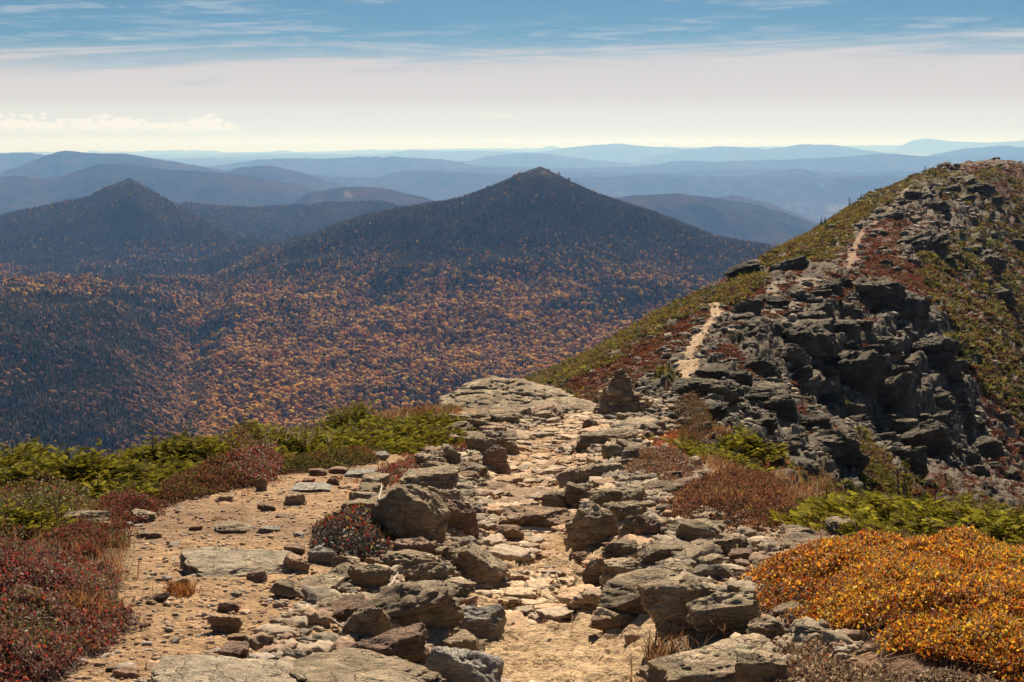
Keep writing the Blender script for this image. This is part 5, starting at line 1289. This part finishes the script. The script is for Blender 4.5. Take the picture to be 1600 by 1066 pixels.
# ---------------- mats on the far ridge
def far_mats():
    r = np.random.default_rng(41)
    def tuft(seed, n, h):
        q = np.random.default_rng(seed); V = []; F = []
        for i in range(n):
            a = q.uniform(0, 6.283); rr = math.sqrt(q.uniform(0, 1))*.5; p = np.array([rr*math.cos(a), rr*math.sin(a), h*(1-rr*rr*3)*q.uniform(.4, 1)])
            d = q.normal(size=3)*.15+np.array([math.cos(a), math.sin(a), .3])*.13; s = np.cross(d, q.normal(size=3)); s *= .09/np.linalg.norm(s)
            b = len(V); V += [p-d, p+s, p+d, p-s]; F.append((b, b+1, b+2, b+3))
        return np.array(V), np.array(F)
    def run(name, n, key, size, cols, h, label, mat, y0=38, y1=330, excl=None):
        y = np.exp(r.uniform(math.log(y0), math.log(y1), n*4)); u = r.uniform(780, 1640, n*4); x = (u-800)/FPX*y; z = RD.at(x, y); c = cover(x, y, z)
        k = c[key] > .5
        if excl: k &= c[excl] < .5
        k &= path_d(x, y) > .2
        x = x[k][:n]; y = y[k][:n]; n = len(x); z, _ = ground(x, y); s = size*r.uniform(.5, 1.2, n)*np.clip(y/90, .5, 1.4); var = r.integers(0, 5, n); Vs = []; Fs = []; Cs = []; nb = 0
        for q in range(5):
            m = var == q; T = tuft(60+q, 20, h); V, F = batch(*T, np.stack([x[m], y[m], z[m]-.03], 1), rotz(r.uniform(0, 6.28, m.sum()))@scl(s[m], s[m], s[m]))
            w = fbm(x[m]/3, y[m]/4, 3, 77.)+r.normal(size=m.sum())*.25; idx = np.clip(((w+.6)/1.2*len(cols)).astype(int), 0, len(cols)-1)
            cc = np.array(cols)[idx]*r.uniform(.6, 1.35, m.sum())[:, None]
            Vs.append(V); Fs.append(F+nb); nb += len(V); Cs.append(np.repeat(cc, len(T[0]), 0))
        print(name, n); tag(link(name, mesh_np(name, np.vstack(Vs), np.vstack(Fs), False, np.vstack(Cs)), mat), label, kind='stuff')
    run('spruce_mat', 21000, 'g', .72, [(.055,.055,.018),(.11,.10,.022),(.17,.145,.028),(.20,.16,.035),(.17,.10,.04),(.15,.07,.035)], .26, 'green mats of dwarf spruce on the flanks of the far ridge', M_SPR)
    run('red_heath', 15000, 'r', .6, [(.09,.045,.03),(.17,.055,.034),(.22,.075,.04),(.24,.12,.06),(.17,.13,.06)], .16, 'dark red and rusty heath on the far ridge', M_HEATH)
far_mats()
def rim_woods():
    """spruce wood along the lower edge of the near left flank"""
    r = np.random.default_rng(51); n = 5200
    y = r.uniform(60, 240, n); u = r.uniform(700, 1260, n); x = (u-800)/FPX*y; z = RD.at(x, y)
    uu, v = proj(x, y, z); e = np.interp(u, [780, 900, 1000, 1100, 1190, 1260], [628, 572, 520, 470, 425, 390])
    k = (v > e-8) & (v < e+12+.09*np.maximum(1100-u, 0)) & (y < 150) & (u < 1120) & (r.uniform(0, 1, n) < .8); x, y, z = x[k], y[k], z[k]; n = len(x)
    V0 = []; F0 = []
    for t in range(5):
        b = len(V0); zz = .1+.75*t/5; rr = .42*(1-t/5*.85)
        for i in range(7): a = 6.283*i/7+t; V0.append((rr*math.cos(a)*(1+.3*(i % 2)), rr*math.sin(a)*(1+.3*(i % 2)), zz-.05*(i % 2)))
        V0.append((0, 0, zz+.3))
        for i in range(7): F0.append((b+i, b+(i+1) % 7, b+7))
    s = r.uniform(.5, 1.25, n)*np.clip(y/110, .6, 1.1); V, F = batch(np.array(V0), np.array(F0), np.stack([x, y, z-.1], 1), rotz(r.uniform(0, 6, n))@scl(s*1.0, s*1.0, s*.75))
    C = np.repeat(np.array([.05,.062,.018])*r.uniform(.5, 1.7, n)[:, None], len(V0), 0)
    tag(link('spruce_thicket', mesh_np('spruce_thicket', V, F, False, C), M_SPR), 'thicket of small spruces along the left edge of the red slope', kind='stuff')
rim_woods()
# ================================================================== grass, sticks, far houses
def grass(name, n, f, hh, cols, label, seed, tuftn=9):
    r = np.random.default_rng(seed); x, y = f(r, n); n = len(x); z, _ = ground(x, y)
    X = np.repeat(x, tuftn)+r.normal(size=n*tuftn)*.035; Yy = np.repeat(y, tuftn)+r.normal(size=n*tuftn)*.035; Zz = np.repeat(z, tuftn)-.01
    m = len(X); h = hh*r.uniform(.5, 1.4, m)*np.repeat(r.uniform(.6, 1.3, n), tuftn); a = r.uniform(0, 6.283, m); ln = h*r.uniform(.2, 1.0, m)
    w = .0035*np.clip(Yy/11, .8, 3); dx = np.cos(a); dy = np.sin(a)
    b0 = np.stack([X-dy*w, Yy+dx*w, Zz], 1); b1 = np.stack([X+dy*w, Yy-dx*w, Zz], 1)
    m0 = np.stack([X+dx*ln*.35-dy*w*.7, Yy+dy*ln*.35+dx*w*.7, Zz+h*.65], 1); m1 = np.stack([X+dx*ln*.35+dy*w*.7, Yy+dy*ln*.35-dx*w*.7, Zz+h*.65], 1)
    t0 = np.stack([X+dx*ln-dy*w*.2, Yy+dy*ln+dx*w*.2, Zz+h], 1); t1 = np.stack([X+dx*ln+dy*w*.2, Yy+dy*ln-dx*w*.2, Zz+h], 1)
    V = np.stack([b0, b1, m1, m0, t1, t0], 1).reshape(-1, 3); i = np.arange(m)*6
    F = np.stack([np.stack([i, i+1, i+2, i+3], 1), np.stack([i+3, i+2, i+4, i+5], 1)], 1).reshape(-1, 4)
    C = np.repeat(np.repeat(np.array(cols)[r.integers(0, len(cols), n)], tuftn, 0)*r.uniform(.6, 1.3, m)[:, None], 6, 0)
    tag(link(name, mesh_np(name, V, F, False, C), M_DRY), label, kind='stuff')
STRAW = [(.40,.22,.10),(.30,.15,.07),(.46,.32,.17),(.34,.12,.05)]
def fR(r, n):
    y = r.uniform(7, 34, n*5); x = r.uniform(1.2, 12, n*5); c = cover(x, y, RD.at(x, y)); k = (c['hr'] > .4) & (x < y*.42) & (fbm(x*.8, y*.8, 3, 5.) > -.12); return x[k][:n], y[k][:n]
grass('dry_grass', 7000, fR, .13, STRAW, 'thin dry brown sedge on the right side of the path', 61)
def fL(r, n):
    y = r.uniform(7, 34, n*5); x = r.uniform(-13, -1.2, n*5); c = cover(x, y, RD.at(x, y)); k = (c['hl'] > .3) & (x > -y*.44) & (fbm(x*.8, y*.8, 3, 6.) > -.1); return x[k][:n], y[k][:n]
grass('dry_grass', 6500, fL, .14, STRAW+[(.2,.2,.05)], 'dry sedge and moss among the heath on the left rim', 62)
def fM(r, n):
    y = r.uniform(7, 26, n*4); x = r.uniform(-6, 4, n*4); c = cover(x, y, RD.at(x, y)); k = (c['p'] < .4) & (fbm(x*1.5, y*1.5, 3, 7.) > .28); return x[k][:n], y[k][:n]
grass('dry_grass', 1300, fM, .06, STRAW, 'short dead grass tufts dotted over the gravel', 63, 7)
for i, (u, v, w, lab, h) in enumerate([(430,708,.8,'bleached feathery grass clump on the rim beside the crimson bush',.34),(1130,800,.5,'straw-coloured grass beside the rust-brown heath mound',.22),(125,985,.22,'orange grass tuft inside the dark red shrub',.20),(283,930,.16,'small orange grass tuft at the foot of the pale hump',.08),(1300,805,1.1,'long bent brown grass behind the orange shrub',.30),(1055,1010,.3,'brown dead grass in the hollow under the overhanging block',.16)]):
    cx, cy = gp(u, v)
    def f(r, n, cx=cx, cy=cy, w=w): return cx+r.normal(size=n)*w*.35, cy+r.normal(size=n)*w*.35
    r = np.random.default_rng(80+i); n = int(8+140*w); x, y = f(r, n); z, _ = ground(x, y); tn = 6
    X = np.repeat(x, tn)+r.normal(size=n*tn)*.02; Yy = np.repeat(y, tn)+r.normal(size=n*tn)*.02; Zz = np.repeat(z, tn); m = len(X); hh = h*r.uniform(.5, 1.2, m); a = r.uniform(0, 6.283, m); ln = hh*r.uniform(.2, .8, m); wd = .004
    O = np.array([cx, cy, z.mean()]); b = np.stack([X, Yy, Zz], 1)-O; s = np.stack([-np.sin(a), np.cos(a), 0*a], 1)*wd; mid = b+np.stack([np.cos(a)*ln*.3, np.sin(a)*ln*.3, hh*.65], 1); tp = b+np.stack([np.cos(a)*ln, np.sin(a)*ln, hh], 1)
    V = np.stack([b-s, b+s, mid+s, mid-s, tp+s*.3, tp-s*.3], 1).reshape(-1, 3); q = np.arange(m)*6
    F = np.stack([np.stack([q, q+1, q+2, q+3], 1), np.stack([q+3, q+2, q+4, q+5], 1)], 1).reshape(-1, 4)
    base = np.array([(.55,.45,.33),(.42,.28,.12),(.40,.20,.07),(.42,.19,.06),(.36,.19,.09),(.28,.16,.08)][i]); C = np.repeat(base*r.uniform(.6, 1.3, m)[:, None], 6, 0)
    tag(link('grass_tuft', mesh_np('grass_tuft', V, F, False, C), M_DRY, None, tuple(O)), lab, 'grass')
# bleached driftwood-like sticks on the left wall
def stick(pts, rad, label):
    P = [];
    x0, y0 = gp(*pts[0][:2]); g0, _ = ground(x0, y0)
    for u, v, dz in pts:
        x, y = gp(u, v); g, _ = ground(x, y); P.append((x-x0, y-y0, g[0]-g0[0]+dz))
    P = np.array(P); t = np.linspace(0, 1, 9); Q = np.stack([np.interp(t, np.linspace(0, 1, len(P)), P[:, k]) for k in range(3)], 1); Q += np.random.default_rng(int(rad*1e4)).normal(size=Q.shape)*.006
    V, F = tube_np(Q, rad*np.array([.5, .9, 1, .85, .95, .8, .9, .7, .3]), 8); tag(link('stick', mesh_np('stick', V, F, True), M_WOOD, None, (x0, y0, g0[0])), label, 'stick')
stick([(543,992,.07),(560,985,.10),(585,975,.11)], .028, 'bleached pale piece of wood lying left of the green wedge boulder')
stick([(600,948,.10),(612,938,.13),(624,928,.17)],   .012, 'short pale stick standing up among the rocks of the left wall')
stick([(470,968,.02),(520,975,.04),(560,1000,.03)], .007, 'thin dark twig on the gravel beside the wedge boulder')
stick([(598,800,.3),(592,822,.28),(600,835,.15)], .010, 'curled silvery root hanging at the right end of the twiggy bush')
# far village: pale houses
M_WH = mat_plain('white_walls', (.75,.74,.72), .8, .2); M_RF = mat_plain('grey_roofs', (.30,.30,.32), .7, .2)
NT2 = ['first', 'second', 'third', 'fourth', 'fifth', 'sixth', 'seventh', 'eighth', 'ninth', 'tenth', 'eleventh', 'twelfth', 'thirteenth']
def house(u, v, L_, W_, H_, yaw, label, group):
    Y0 = None
    for Y in np.exp(np.linspace(math.log(7300), math.log(30000), 500)):
        x, _, z = unproj(u, v, Y)
        if MTH(np.array([[x]]), np.array([Y]))[0, 0] > z: Y0 = Y; break
    if Y0 is None: return
    z = MTH(np.array([[x]]), np.array([Y0]))[0, 0]
    e = empty('house', (x, Y0, z-2)); e.rotation_euler = (0, 0, yaw); tag(e, label, 'building', group)
    l, w, h = L_/2, W_/2, H_
    V = np.array([(-l,-w,0),(l,-w,0),(l,w,0),(-l,w,0),(-l,-w,h),(l,-w,h),(l,w,h),(-l,w,h),(-l,0,h*1.45),(l,0,h*1.45)], float)
    F = np.array([(0,1,5,4),(1,2,6,5),(2,3,7,6),(3,0,4,7),(4,8,7,7),(5,6,9,9)])
    me = bpy.data.meshes.new('wall'); me.from_pydata(V.tolist(), [], [(0,1,5,4),(1,2,6),(1,6,9,5),(2,3,7,6),(3,0,4,8,7)]); link('wall', me, M_WH, e)
    l2, w2 = l*1.05, w*1.12; Vr = [(-l2,-w2,h*.96),(l2,-w2,h*.96),(l2,0,h*1.5),(-l2,0,h*1.5),(l2,w2,h*.96),(-l2,w2,h*.96)]
    me = bpy.data.meshes.new('roof'); me.from_pydata(Vr, [], [(0,1,2,3),(3,2,4,5)]); link('roof', me, M_WH if L_ > 50 else M_RF, e)
for i, (u, v, L_, a) in enumerate(sorted([(1283,296,90,.2),(1287,301,70,1.2),(1292,303,50,.3),(1225,301,40,.4),(1195,296,60,.1),(1217,300,35,.9),(1250,329,45,.2),(1264,327,60,.4),(1274,342,90,.1),(1280,345,60,.7),(1272,336,40,.2),(1284,349,50,.4),(945,276,60,.2)])):
    L_ = L_*.5; house(u, v, L_, L_*.45, L_*.22+5, a, 'white building speck in the far valley, %s from the left' % NT2[i], 'white buildings far off in the valley')
# ================================================================== the air
def haze():
    x, y0, y1, zb, zt = 60000, -3000, 90000, -1100, 410
    V = np.array([(-x,y0,zb),(x,y0,zb),(x,y1,zb),(-x,y1,zb),(-x,y0,zt),(x,y0,zt),(x,y1,zt),(-x,y1,zt)], float)
    F = np.array([(0,3,2,1),(4,5,6,7),(0,1,5,4),(1,2,6,5),(2,3,7,6),(3,0,4,7)])
    m, t, o = new_mat('haze'); pv = t.nodes.new('ShaderNodeVolumePrincipled')
    pv.inputs['Color'].default_value = (.215,.44,.96,1); pv.inputs['Density'].default_value = HAZE_D; pv.inputs['Anisotropy'].default_value = 0.25
    pv.inputs['Absorption Color'].default_value = (1,1,1,1)
    t.links.new(pv.outputs[0], o.inputs['Volume'])
    tag(link('haze', mesh_np('haze', V, F), m), kind='stuff', label='pale blue haze over the valleys')
HAZE_D = 5.8e-5
haze()
